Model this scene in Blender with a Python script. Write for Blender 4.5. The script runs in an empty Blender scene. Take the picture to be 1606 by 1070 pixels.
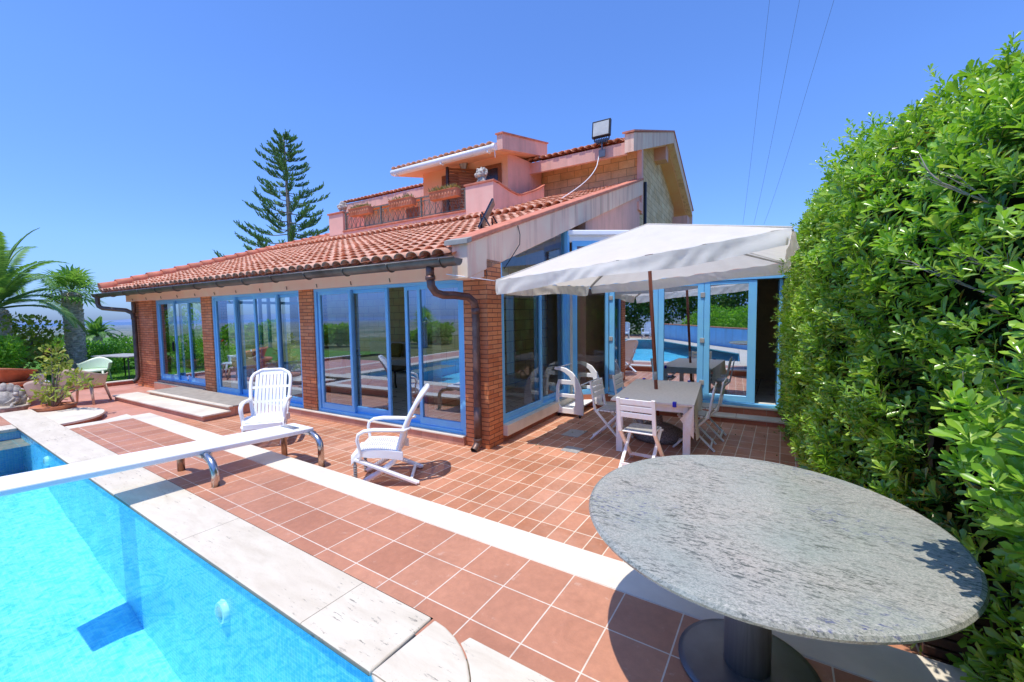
import bpy, math, random
import numpy as np
from mathutils import Vector, Matrix
R = math.radians
random.seed(7); RNG = np.random.default_rng(7)
SC = bpy.context.scene
COL = SC.collection
# ------------------------------------------------------------------ materials
def newmat(name):
    m = bpy.data.materials.new(name); m.use_nodes = True
    nt = m.node_tree; nt.nodes.clear()
    out = nt.nodes.new('ShaderNodeOutputMaterial')
    return m, nt, out
ALB = 1.18      # overall brightness of the paints and stones
class N:
    """tiny node helper"""
    def __init__(s, nt): s.nt = nt
    def n(s, t, **k):
        nd = s.nt.nodes.new(t)
        for a, v in k.items(): setattr(nd, a, v)
        return nd
    def link(s, a, b): s.nt.links.new(a, b)
    def val(s, nd, key, v):
        if hasattr(v, 'is_output'): s.link(v, nd.inputs[key])
        else: nd.inputs[key].default_value = v
    def coords(s, kind='Object', scale=(1,1,1), loc=(0,0,0), rot=(0,0,0)):
        if kind == 'World':
            c = s.n('ShaderNodeNewGeometry').outputs['Position']
        elif kind == 'UV':
            c = s.n('ShaderNodeUVMap').outputs[0]
        else:
            c = s.n('ShaderNodeTexCoord').outputs[kind]
        mp = s.n('ShaderNodeMapping')
        s.link(c, mp.inputs[0])
        mp.inputs['Scale'].default_value = scale; mp.inputs['Location'].default_value = loc; mp.inputs['Rotation'].default_value = rot
        return mp.outputs[0]
    def noise(s, co, scale, detail=4, rough=.55, dist=0):
        t = s.n('ShaderNodeTexNoise'); s.link(co, t.inputs['Vector'])
        t.inputs['Scale'].default_value = scale; t.inputs['Detail'].default_value = detail
        t.inputs['Roughness'].default_value = rough; t.inputs['Distortion'].default_value = dist
        return t.outputs['Fac']
    def ramp(s, fac, stops):
        r = s.n('ShaderNodeValToRGB'); s.link(fac, r.inputs[0])
        e = r.color_ramp.elements
        while len(e) < len(stops): e.new(.5)
        for el, (p, c) in zip(e, stops):
            el.position = p; el.color = (c, c, c, 1) if isinstance(c, (int, float)) else (*c, 1)
        return r.outputs[0]
    def mix(s, fac, a, b, mode='MIX'):
        m = s.n('ShaderNodeMix', data_type='RGBA', blend_type=mode)
        s.val(m, 0, fac)
        for i, v in ((6, a), (7, b)):
            if hasattr(v, 'is_output'): s.link(v, m.inputs[i])
            else: m.inputs[i].default_value = (*v, 1) if len(v) == 3 else v
        return m.outputs[2]
    def math(s, op, a, b=0.0, clamp=False):
        m = s.n('ShaderNodeMath', operation=op, use_clamp=clamp)
        s.val(m, 0, a); s.val(m, 1, b)
        return m.outputs[0]
    def bump(s, h, strength=.2, dist=.01):
        b = s.n('ShaderNodeBump'); s.link(h, b.inputs['Height'])
        b.inputs['Strength'].default_value = strength; b.inputs['Distance'].default_value = dist
        return b.outputs[0]
    def bsdf(s, color, rough=.6, spec=.4, metal=0., normal=None, **k):
        p = s.n('ShaderNodeBsdfPrincipled')
        color = s.mix(1., s.mix(1., color, (ALB,ALB,ALB), 'MULTIPLY'), (.90,.90,.90), 'DARKEN')
        s.link(color, p.inputs['Base Color'])
        s.val(p, 'Roughness', rough); s.val(p, 'Specular IOR Level', spec); s.val(p, 'Metallic', metal)
        if normal is not None: s.link(normal, p.inputs['Normal'])
        for a, v in k.items(): s.val(p, a, v)
        return p.outputs[0]
    def isl(s): return s.n('ShaderNodeNewGeometry').outputs['Random Per Island']
    def objrand(s): return s.n('ShaderNodeObjectInfo').outputs['Random']

def simple(name, color, rough=.5, spec=.4, metal=0., var=.08, nscale=6., bump=0., grime=None, kind='Object', stretch=(1,1,1)):
    m, nt, out = newmat(name); h = N(nt)
    co = h.coords(kind, stretch)
    f = h.noise(co, nscale, 5, .6)
    dark = tuple(c*(1-var*2) for c in color); lite = tuple(min(1, c*(1+var)) for c in color)
    c = h.mix(h.ramp(f, [(.3, 0.), (.7, 1.)]), dark, lite)
    if grime:
        g = h.ramp(h.noise(co, nscale*.35, 6, .7), [(.5, 0.), (.72, 1.)])
        c = h.mix(h.math('MULTIPLY', g, grime[1]), c, grime[0])
    nrm = h.bump(h.noise(co, nscale*12, 3), bump, .004) if bump else None
    h.link(h.bsdf(c, rough, spec, metal, nrm), out.inputs[0])
    return m

def plaster(name, color, streak=.0, seed=0., dark=(.20,.15,.11)):
    m, nt, out = newmat(name); h = N(nt)
    co = h.coords('Object', (1,1,1), (seed,0,0))
    f = h.noise(co, 1.3, 6, .65)
    c = h.mix(h.ramp(f, [(.3,0.),(.7,1.)]), tuple(x*.86 for x in color), tuple(min(1,x*1.06) for x in color))
    if streak:
        cs = h.coords('Object', (4.5,4.5,.35), (seed,0,0))
        s1 = h.ramp(h.noise(cs, 1.0, 4, .6), [(.50,0.),(.70,1.)])
        c = h.mix(h.math('MULTIPLY', s1, streak), c, dark)
    nrm = h.bump(h.noise(co, 60, 3), .25, .004)
    h.link(h.bsdf(c, .85, .2, 0, nrm), out.inputs[0])
    return m

def grid_tiles(name, w, hgt, mortar, c1, c2, cm, off=(0,0,0), offset=0., rough=.5, kind='World', spec=.4, stain=.25, bumpst=.3, freq=2, wash=None):
    m, nt, out = newmat(name); h = N(nt)
    co = h.coords(kind, (1,1,1), off)
    b = h.n('ShaderNodeTexBrick', offset=offset, offset_frequency=freq)
    h.link(co, b.inputs['Vector'])
    b.inputs['Color1'].default_value = (*c1,1); b.inputs['Color2'].default_value = (*c2,1); b.inputs['Mortar'].default_value = (*cm,1)
    b.inputs['Scale'].default_value = 1.; b.inputs['Mortar Size'].default_value = mortar
    b.inputs['Mortar Smooth'].default_value = .15; b.inputs['Bias'].default_value = 0.
    b.inputs['Brick Width'].default_value = w; b.inputs['Row Height'].default_value = hgt
    co2 = h.coords(kind)
    n1 = h.ramp(h.noise(co2, 1.7, 6, .65), [(.3,1-stain),(.7,1.08)])
    n2 = h.ramp(h.noise(co2, 22, 5, .7), [(.25,.86),(.75,1.08)])
    c = h.mix(1., b.outputs['Color'], n1, 'MULTIPLY'); c = h.mix(1., c, n2, 'MULTIPLY')
    if kind == 'World' and hgt > .1:
        c = h.mix(h.math('MULTIPLY', h.ramp(h.noise(h.coords(kind,(1,1,1),(3.3,7.1,0)), 3.6, 7, .75, .8), [(.52,0.),(.70,1.)]), .30), c, tuple(x*.62 for x in c1))
        c = h.mix(h.math('MULTIPLY', h.ramp(h.noise(h.coords(kind,(1,1,1),(9.3,1.1,0)), 14., 5, .7), [(.62,0.),(.72,1.)]), .30), c, (.66,.50,.40))
    if wash:
        c = h.mix(h.math('MULTIPLY', h.ramp(h.noise(co2, .9, 7, .7, .6), [(.5,0.),(.75,1.)]), wash[1]), c, wash[0])
    nrm = h.bump(h.math('SUBTRACT', h.noise(co2, 90, 3), h.math('MULTIPLY', b.outputs['Fac'], 1.5)), bumpst, .004)
    rg = h.ramp(h.noise(co2, 5, 4), [(.3, rough-.12),(.7, min(1,rough+.15))])
    h.link(h.bsdf(c, rg, spec, 0, nrm), out.inputs[0])
    return m

MT = {}
MT['deck_tile'] = grid_tiles('large_terracotta_tiles', .330, .330, .0042, (.40,.170,.098), (.495,.230,.138), (.66,.56,.45), (-.236+.33*40, -2.045+.33*40, 0), rough=.5, stain=.16)
MT['patio_tile'] = grid_tiles('small_terracotta_tiles', .1615, .318, .0048, (.40,.165,.085), (.535,.245,.145), (.72,.62,.47), (1.438+.1615*100, -3.16+.318*30, 0), rough=.55, stain=.2, wash=((.62,.40,.30),.35))
MT['left_tile'] = grid_tiles('rose_terracotta_tiles', .66, .66, .006, (.48,.215,.15), (.54,.26,.19), (.50,.32,.25), (0.1,0.2,0), rough=.6, stain=.18)
MT['riser_tile'] = grid_tiles('riser_tiles', .30, .40, .004, (.50,.25,.165), (.58,.32,.22), (.42,.24,.17), kind='UV', rough=.6)
MT['red_riser'] = grid_tiles('red_riser_tiles', .33, .40, .004, (.40,.13,.07), (.46,.16,.09), (.40,.24,.17), kind='UV', rough=.6)
MT['brick'] = grid_tiles('thin_orange_bricks', .255, .0625, .0055, (.58,.18,.062), (.74,.30,.12), (.20,.075,.04), offset=.5, kind='UV', rough=.8, stain=.25, bumpst=.8, wash=((.55,.34,.25),.35))
MT['stone'] = grid_tiles('ochre_stone_blocks', .50, .245, .008, (.72,.47,.22), (.86,.61,.33), (.42,.27,.14), offset=.5, kind='UV', rough=.9, stain=.3, bumpst=.8)
MT['stone_in'] = grid_tiles('interior_stone_blocks', .50, .245, .008, (.84,.64,.30), (.94,.75,.40), (.5,.36,.18), offset=.5, kind='UV', rough=.9, stain=.25, bumpst=.8)
MT['slat_brown'] = simple('dark_brown_wood', (.075,.032,.018), .5, .4, 0, .25, 10, .3)
def travertine():
    m, nt, out = newmat('travertine'); h = N(nt)
    co = h.coords('World', (1,1,1)); st = h.coords('World', (1.6,5.5,4))
    base = h.mix(h.ramp(h.noise(st, 1.6, 6, .65, .4), [(.3,0.),(.7,1.)]), (.52,.455,.35), (.66,.595,.48))
    base = h.mix(h.ramp(h.noise(co, .8, 5, .6), [(.4,0.),(.75,.55)]), base, (.56,.485,.38))
    pits = h.noise(h.coords('World', (6,34,20)), 1.5, 4, .7)
    veil = h.ramp(h.noise(co, 2.2, 3, .6), [(.46,0.),(.58,1.)])
    pm = h.math('MULTIPLY', h.ramp(pits, [(.615,0.),(.66,1.)]), veil)
    c = h.mix(h.math('MULTIPLY', pm, .85), base, (.16,.145,.12))
    vo = h.n('ShaderNodeTexVoronoi', feature='F1'); h.link(h.coords('World',(9,18,9)), vo.inputs['Vector'])
    dots = h.math('MULTIPLY', h.ramp(vo.outputs['Distance'], [(.09,1.),(.135,0.)]), h.ramp(h.noise(co, 3.1, 2), [(.58,0.),(.66,1.)]))
    c = h.mix(h.math('MULTIPLY', dots, .8), c, (.12,.11,.10))
    b = h.n('ShaderNodeTexBrick', offset=.37, offset_frequency=2); h.link(h.coords('World',(1,1,1),(1.587+8.05,-1.19+4.2,0)), b.inputs['Vector'])
    b.inputs['Scale'].default_value = 1; b.inputs['Brick Width'].default_value = 1.61; b.inputs['Row Height'].default_value = .42; b.inputs['Mortar Size'].default_value = .003
    for k, v in (('Color1',(1,1,1)),('Color2',(.95,.94,.92)),('Mortar',(.38,.35,.31))): b.inputs[k].default_value = (*v,1)
    c = h.mix(1., c, b.outputs['Color'], 'MULTIPLY')
    nrm = h.bump(h.math('SUBTRACT', h.noise(co, 50, 3), h.math('ADD', pm, dots)), .35, .004)
    h.link(h.bsdf(c, .6, .35, 0, nrm), out.inputs[0]); return m
MT['trav'] = travertine()
MT['marble'] = simple('white_marble_strip', (.68,.615,.50), .5, .4, 0, .09, 2.3, .15, ((.60,.55,.47),.5), 'World')
MT['plaster_front'] = plaster('rose_plaster', (.78,.44,.34), .12)
MT['fascia'] = plaster('bounce_lit_fascia', (.86,.56,.44), .1, 2.)  # paler copy of the rose plaster, bounced light put into the colour
MT['plaster_orange'] = plaster('orange_plaster', (.90,.45,.26), .05)  # on the soffits this orange stands for bounced light
MT['plaster_pink'] = plaster('dusty_pink_plaster', (.74,.41,.315), .2, 3.)
MT['beam'] = plaster('weathered_pink_beam', (.86,.56,.40), .5, 9.)
MT['cap'] = simple('terracotta_cap', (.56,.20,.12), .75, .2, 0, .14, 5, .3, ((.36,.20,.14),.5))
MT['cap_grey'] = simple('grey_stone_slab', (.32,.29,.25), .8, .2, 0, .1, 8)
def rooftile():
    m, nt, out = newmat('roof_tile_clay'); h = N(nt)
    c = h.ramp(h.isl(), [(0.,(.58,.28,.17)),(.3,(.67,.365,.24)),(.6,(.73,.42,.29)),(.8,(.69,.38,.25)),(1.,(.53,.25,.155))])
    co = h.coords('Object')
    c = h.mix(1., c, h.ramp(h.noise(co, 1.1, 6, .7), [(.3,.82),(.7,1.08)]), 'MULTIPLY')
    c = h.mix(h.math('MULTIPLY', h.ramp(h.noise(co, 9, 5, .7), [(.55,0.),(.75,1.)]), .45), c, (.62,.42,.33))
    h.link(h.bsdf(c, .85, .2, 0, h.bump(h.noise(co, 70, 3), .25, .004)), out.inputs[0]); return m
MT['rooftile'] = rooftile()
MT['under'] = simple('pale_roof_boards', (.80,.72,.60), .9, .1)
MT['blue'] = simple('blue_painted_frame', (.17,.49,.98), .38, .5, 0, .05, 3, 0, ((.22,.50,.92),.25))
MT['gutter'] = simple('weathered_copper_gutter', (.115,.10,.085), .45, .5, .55, .25, 3, .1, ((.16,.19,.16),.5))
MT['pipe'] = simple('brown_copper_pipe', (.15,.085,.07), .45, .5, .5, .25, 4, .1, ((.26,.22,.19),.6))
MT['white_metal'] = simple('white_enamel', (.78,.78,.76), .4, .5, 0, .03, 4, 0, ((.6,.57,.5),.2))
MT['white_plastic'] = simple('white_resin', (.80,.80,.79), .42, .5, 0, .02, 4, 0, ((.66,.63,.58),.2))
MT['cart_plastic'] = simple('off_white_plastic', (.82,.80,.77), .5, .4, 0, .03, 4)
MT['white_wood'] = simple('white_painted_wood', (.86,.81,.74), .6, .3, 0, .07, 7, .2, ((.56,.44,.38),.35), stretch=(3,3,1))
MT['steel'] = simple('brushed_steel', (.50,.49,.47), .25, .5, 1., .08, 8)
MT['rust_steel'] = simple('stained_steel', (.36,.26,.20), .35, .5, .8, .25, 12)
MT['steel_dark'] = simple('dark_brushed_steel', (.21,.215,.225), .36, .5, .45, .12, 9, 0, None, 'Object', (8,8,.4))
MT['heart'] = simple('painted_shade_black', (.012,.016,.008), 1., .0)  # near-black colour painted where there is only deep shade
MT['black'] = simple('black_metal', (.02,.02,.022), .4, .5, .3, .1)
MT['grey_metal'] = simple('dark_grey_metal', (.13,.135,.145), .42, .5, .6, .12, 5)
MT['pole_wood'] = simple('red_brown_varnished_wood', (.22,.055,.025), .4, .5, 0, .2, 9, .1, None, 'Object', (6,6,.5))
MT['clip'] = simple('blue_plastic', (.02,.03,.45), .4)
MT['lead'] = simple('drain_cover_grey', (.36,.35,.33), .55, .4, .2, .1, 20)
MT['pebble'] = simple('pebbled_concrete', (.28,.24,.21), .9, .2, 0, .35, 60, 1.)
MT['terracotta'] = simple('terracotta_pot', (.52,.19,.095), .8, .2, 0, .14, 6, .3, ((.58,.36,.26),.45))
MT['limestone'] = simple('carved_limestone', (.50,.45,.38), .9, .15, 0, .3, 9, .8, ((.12,.10,.085),.85))
MT['shutter'] = simple('brown_wood_shutter', (.26,.095,.035), .6, .3, 0, .2, 9, .2, None, 'Object', (1,1,5))
MT['dark_wood'] = simple('dark_wood', (.05,.028,.02), .5, .4, 0, .2, 8)
MT['sofa'] = simple('cream_linen', (.66,.62,.52), .9, .1, 0, .08, 20, .3)
MT['cushion'] = simple('olive_fabric', (.30,.23,.06), .95, .1, 0, .15, 25, .3)
MT['int_floor'] = grid_tiles('pale_interior_tiles', .4, .4, .006, (.80,.77,.70), (.86,.83,.76), (.20,.18,.16), rough=.35)
MT['int_dark'] = simple('dim_interior_plaster', (.50,.42,.27), .9, .1)
MT['red_int'] = simple('red_interior_wall', (.30,.03,.02), .7, .2)
MT['pale_green'] = simple('pale_green_plastic', (.55,.66,.50), .4, .5, 0, .03)
MT['pale_blue'] = simple('pale_blue_plastic', (.62,.74,.78), .4, .5, 0, .03)
MT['beige_plastic'] = simple('beige_plastic', (.55,.40,.29), .5, .4, 0, .05)
MT['rail'] = simple('grey_green_iron', (.20,.20,.16), .55, .4, .5, .2, 12)
MT['blue_wall'] = plaster('blue_painted_wall', (.26,.52,.78), .2, 5.)
MT['screen'] = simple('black_solar_cell', (.012,.014,.02), .2, .6)
MT['floodglass'] = simple('floodlight_glass', (.46,.47,.42), .18, .6, 0, .12, 3)
MT['soil'] = simple('dry_soil', (.10,.06,.035), .95, .1, 0, .2, 12)
MT['blade'] = simple('lawn_grass', (.085,.20,.025), .9, .1, 0, .3, 9, .5)
def leafmat(name, cols, rough=.4, trans=.3, spec=.45):
    m, nt, out = newmat(name); h = N(nt)
    c = h.ramp(h.isl(), [(i/(len(cols)-1), c) for i, c in enumerate(cols)])
    co = h.coords('Object')
    c = h.mix(1., c, h.ramp(h.noise(co, 1.3, 4, .6), [(.3,.72),(.7,1.2)]), 'MULTIPLY')
    p = h.bsdf(c, rough, spec)
    t = h.n('ShaderNodeBsdfTranslucent'); h.link(h.mix(1., c, (1.5,1.6,.6), 'MULTIPLY'), t.inputs[0])
    mx = h.n('ShaderNodeMixShader'); mx.inputs[0].default_value = trans
    h.link(p, mx.inputs[1]); h.link(t.outputs[0], mx.inputs[2]); h.link(mx.outputs[0], out.inputs[0]); return m
MT['pitto'] = leafmat('glossy_evergreen_leaves', [(.07,.18,.022),(.16,.33,.035),(.24,.43,.045),(.33,.52,.06),(.12,.28,.03),(.40,.55,.085),(.20,.39,.04),(.28,.47,.06),(.46,.54,.12)], .25, .36, .65)
MT['pitto_dark'] = leafmat('shaded_evergreen_leaves', [(.03,.10,.018),(.05,.15,.022),(.08,.20,.03),(.05,.13,.02),(.34,.24,.05)], .3, .22, .5)  # darker leaf copy, the hedge's inner shade painted into the colour
MT['oleander'] = leafmat('hedge_leaves', [(0.09, 0.25, 0.04),(0.15, 0.35, 0.045),(0.2, 0.4, 0.07)], 0.5, 0.35, 0.4)
MT['garden_leaf'] = leafmat('garden_leaves', [(0.11, 0.28, 0.035),(0.18, 0.38, 0.04),(0.24, 0.44, 0.05)], 0.5, 0.4, 0.4)
MT['olive_leaf'] = leafmat('yellow_green_leaves', [(0.2, 0.28, 0.05),(0.3, 0.38, 0.06),(0.38, 0.4, 0.1),(0.22, 0.31, 0.06)], 0.5, 0.35, 0.4)
MT['pine'] = leafmat('pine_needles', [(.09,.19,.09),(.15,.28,.11),(.22,.35,.13)], 0.6, 0.2, 0.3)
MT['palm'] = leafmat('palm_leaflets', [(.09,.20,.055),(.14,.29,.075),(.21,.36,.10)], .4, .32, .5)
MT['fan_palm'] = leafmat('fan_palm_leaves', [(.13,.28,.06),(.20,.38,.085),(.28,.44,.12)], .4, .4, .5)
MT['palm_dead'] = leafmat('dry_palm_fronds', [(0.34, 0.3, 0.17),(0.24, 0.23, 0.13),(0.17, 0.2, 0.09)], 0.8, 0.25, 0.2)
MT['dark_tree'] = leafmat('dark_tree_leaves', [(0.04, 0.13, 0.025),(0.07, 0.19, 0.03),(0.1, 0.24, 0.035)], 0.5, 0.3, 0.4)
MT['bark'] = simple('grey_bark', (.24,.20,.165), .9, .1, 0, .25, 12, .6)
MT['palm_bark'] = simple('palm_trunk', (.62,.54,.47), .95, .1, 0, .35, 9, 1., None, 'Object', (1,1,3))
MT['branch'] = simple('pale_grey_branch', (.30,.27,.23), .85, .2, 0, .2, 14, .3)
MT['petal'] = simple('pale_lilac_petals', (.66,.60,.68), .7, .2)
MT['red_petal'] = simple('red_petals', (.65,.03,.02), .6, .2)
MT['dry_plant'] = leafmat('dry_plant', [(.35,.25,.10),(.28,.22,.09),(.20,.20,.07)], .8, .2)

def glass(name, base, tint, power=1.):
    m, nt, out = newmat(name); h = N(nt)
    fr = h.n('ShaderNodeFresnel'); fr.inputs[0].default_value = 1.7
    f = h.math('ADD', h.math('MULTIPLY', fr.outputs[0], power), base, True)
    nrm = h.bump(h.noise(h.coords('Object'), .9, 1), .02, .02)
    g = h.n('ShaderNodeBsdfGlossy'); g.inputs['Roughness'].default_value = 0.0; g.inputs[0].default_value = (.80,.89,1.,1); h.link(nrm, g.inputs['Normal'])
    t = h.n('ShaderNodeBsdfTransparent'); t.inputs[0].default_value = (*tint,1)
    mx = h.n('ShaderNodeMixShader'); h.link(f, mx.inputs[0]); h.link(t.outputs[0], mx.inputs[1]); h.link(g.outputs[0], mx.inputs[2])
    h.link(mx.outputs[0], out.inputs[0]); return m
MT['glass_front'] = glass('window_glass', .33, (.86,.93,.92), 1.)
MT['glass_door'] = glass('door_glass', .62, (.38,.42,.42))
MT['glass_side'] = glass('side_glass', .05, (.96,.98,.93), .8)
def granite():
    m, nt, out = newmat('grey_granite'); h = N(nt)
    ROT = (0,0,R(-10))
    co = h.coords('Object', (1,1,1), (0,0,0), ROT)
    vo = h.n('ShaderNodeTexVoronoi'); vo.inputs['Scale'].default_value = 210; h.link(h.coords('Object',(1,1.9,1),(0,0,0),ROT), vo.inputs['Vector'])
    sep = h.n('ShaderNodeSeparateColor'); h.link(vo.outputs['Color'], sep.inputs[0])
    c = h.ramp(sep.outputs[0], [(.0,(.10,.125,.115)),(.22,(.24,.27,.25)),(.5,(.36,.385,.355)),(.8,(.47,.48,.44)),(1.,(.62,.61,.56))])
    c = h.mix(.45, c, h.ramp(h.noise(co, 60, 4, .7), [(.3,(.22,.25,.235)),(.7,(.46,.47,.44))]))
    c = h.mix(h.ramp(h.noise(co, 2.6, 4, .6), [(.38,0.),(.7,.5)]), c, (.46,.41,.37))
    c = h.mix(h.ramp(h.noise(h.coords('Object',(1,1,1),(5,2,0)), 2.2, 3), [(.42,0.),(.65,.45)]), c, (.27,.34,.32))
    veil = h.ramp(h.noise(co, 2.6, 5, .65), [(.38,.12),(.60,1.)])
    f1 = h.ramp(h.noise(h.coords('Object',(9,30,20),(0,0,0),ROT), 2.0, 6, .72), [(.545,0.),(.59,1.)])
    f2 = h.ramp(h.noise(h.coords('Object',(22,70,20),(7,0,0),ROT), 2.0, 4, .7), [(.555,0.),(.60,1.)])
    c = h.mix(h.math('MULTIPLY', h.math('MULTIPLY', h.math('MAXIMUM', f1, f2), veil), .86), c, (.055,.07,.062))
    bl = h.math('MULTIPLY', h.ramp(h.noise(h.coords('Object',(16,34,20),(3,1,0)), 2., 4, .7), [(.57,0.),(.63,1.)]), h.ramp(h.noise(co, 1.7, 2), [(.50,0.),(.60,1.)]))
    c = h.mix(h.math('MULTIPLY', bl, .75), c, (.06,.075,.22))
    c = h.mix(1., c, (.86,.81,.745), 'MULTIPLY')
    h.link(h.bsdf(c, h.ramp(h.noise(co, 7, 3), [(.3,.16),(.7,.30)]), .45), out.inputs[0]); return m
MT['granite'] = granite()
def canvas():
    m, nt, out = newmat('white_canvas'); h = N(nt)
    co = h.coords('Object')
    c = h.mix(h.ramp(h.noise(co, 2.5, 6, .7), [(.35,0.),(.75,.6)]), (.95,.91,.82), (.84,.78,.67))
    n = h.bump(h.noise(h.coords('Object',(2.5,9,4)), 1.2, 4, .6), .35, .03)
    d = h.n('ShaderNodeBsdfDiffuse'); h.link(c, d.inputs[0]); h.link(n, d.inputs['Normal'])
    t = h.n('ShaderNodeBsdfTranslucent'); h.link(c, t.inputs[0])
    mx = h.n('ShaderNodeMixShader'); mx.inputs[0].default_value = .44
    h.link(d.outputs[0], mx.inputs[1]); h.link(t.outputs[0], mx.inputs[2]); h.link(mx.outputs[0], out.inputs[0]); return m
MT['canvas'] = canvas()
def cloth():
    m, nt, out = newmat('sand_tablecloth'); h = N(nt)
    co = h.coords('Object')
    c = h.mix(h.ramp(h.noise(co, 30, 5, .7), [(.4,0.),(.65,1.)]), (.68,.62,.52), (.76,.70,.60))
    h.link(h.bsdf(c, .9, .1, 0, h.bump(h.noise(co, 6, 4), .3, .01)), out.inputs[0]); return m
MT['cloth'] = cloth()
def water():
    m, nt, out = newmat('pool_water'); h = N(nt)
    co = h.coords('World', (1,1,1))
    rip = h.noise(h.coords('World',(1,1.5,1)), 5.5, 3, .55, .8)
    vo = h.n('ShaderNodeTexVoronoi', feature='SMOOTH_F1'); vo.inputs['Scale'].default_value = 8.5
    wob = h.n('ShaderNodeTexNoise'); wob.inputs['Scale'].default_value = 5.; h.link(co, wob.inputs['Vector'])
    va = h.n('ShaderNodeVectorMath', operation='ADD'); h.link(co, va.inputs[0]); h.link(wob.outputs['Color'], va.inputs[1])
    vm = h.n('ShaderNodeVectorMath', operation='MULTIPLY'); h.link(va.outputs[0], vm.inputs[0]); vm.inputs[1].default_value = (1.5,1.5,0)
    h.link(vm.outputs[0], vo.inputs['Vector']); vo.inputs['Smoothness'].default_value = .5
    cau = h.ramp(vo.outputs['Distance'], [(.22,0.),(.60,1.)])
    c = h.mix(cau, (.40,.82,.95), (.66,.96,1.))  # ripple caustics painted into the colour the water lets through
    nrm = h.bump(rip, .22, .05)
    t = h.n('ShaderNodeBsdfTransparent'); h.link(c, t.inputs[0])
    g = h.n('ShaderNodeBsdfGlossy'); g.inputs['Roughness'].default_value = .02; h.link(nrm, g.inputs['Normal'])
    fr = h.n('ShaderNodeFresnel'); fr.inputs[0].default_value = 1.33; h.link(nrm, fr.inputs['Normal'])
    mx = h.n('ShaderNodeMixShader'); h.link(h.math('MULTIPLY', fr.outputs[0], .32), mx.inputs[0]); h.link(t.outputs[0], mx.inputs[1]); h.link(g.outputs[0], mx.inputs[2])
    h.link(mx.outputs[0], out.inputs[0]); return m
MT['water'] = water()
MT['pool_tile'] = grid_tiles('blue_pool_mosaic', .03, .03, .0015, (.20,.58,.90), (.28,.66,.95), (.62,.88,1.), kind='UV', rough=.3, stain=.15)
MT['pool_end'] = grid_tiles('shade_lifted_pool_mosaic', .03, .03, .0015, (.12,.50,.98), (.20,.58,1.), (.4,.7,1.), kind='UV', rough=.3, stain=.1)  # bluer mosaic copy, brightened in colour to offset the end wall's shade
MT['pool_floor'] = grid_tiles('pale_pool_mosaic', .03, .03, .0015, (.30,.64,.80), (.38,.72,.86), (.46,.78,.88), kind='World', rough=.4, stain=.12)
def terrain_mat():
    m, nt, out = newmat('plain_and_hillside'); h = N(nt)
    pos = h.n('ShaderNodeNewGeometry').outputs['Position']
    ln = h.n('ShaderNodeVectorMath', operation='LENGTH'); h.link(pos, ln.inputs[0]); d = ln.outputs['Value']
    co = h.coords('World')
    near = h.mix(h.ramp(h.noise(co, .25, 6, .7), [(.35,0.),(.65,1.)]), (.05,.085,.025), (.15,.14,.06))
    big = h.noise(h.coords('World',(1,1,1)), .008, 6, .75)
    far = h.ramp(big, [(.34,(.045,.075,.035)),(.46,(.08,.11,.05)),(.53,(.22,.20,.12)),(.58,(.10,.13,.06)),(.66,(.34,.30,.24)),(.74,(.09,.12,.06))])
    # sprinkled pale houses on the plain
    vo = h.n('ShaderNodeTexVoronoi'); vo.inputs['Scale'].default_value = .03; h.link(co, vo.inputs['Vector'])
    town = h.math('MULTIPLY', h.ramp(vo.outputs['Distance'], [(.14,1.),(.2,0.)]), h.ramp(h.noise(co, .0016, 4), [(.48,0.),(.6,1.)]))
    far = h.mix(town, far, (.55,.52,.48))
    c = h.mix(h.ramp(h.math('DIVIDE', d, 400.), [(.2,0.),(1.,1.)]), near, far)
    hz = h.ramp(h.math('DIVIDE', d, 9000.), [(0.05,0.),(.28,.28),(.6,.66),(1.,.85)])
    c = h.mix(hz, c, (.125,.195,.33))  # air haze painted into the ground colour by distance
    h.link(h.bsdf(c, .95, .05), out.inputs[0]); return m
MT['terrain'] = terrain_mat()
def sea_mat():
    m, nt, out = newmat('distant_sea'); h = N(nt)
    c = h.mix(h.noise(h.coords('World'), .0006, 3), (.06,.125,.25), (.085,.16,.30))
    h.link(h.bsdf(c, .55, .2), out.inputs[0]); return m
MT['sea'] = sea_mat()
MT['far_hill'] = simple('hazy_far_hills', (.14,.205,.34), .95, .05, 0, .06, .001, 0, None, 'World')  # haze is put into the hills' base colour

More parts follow.
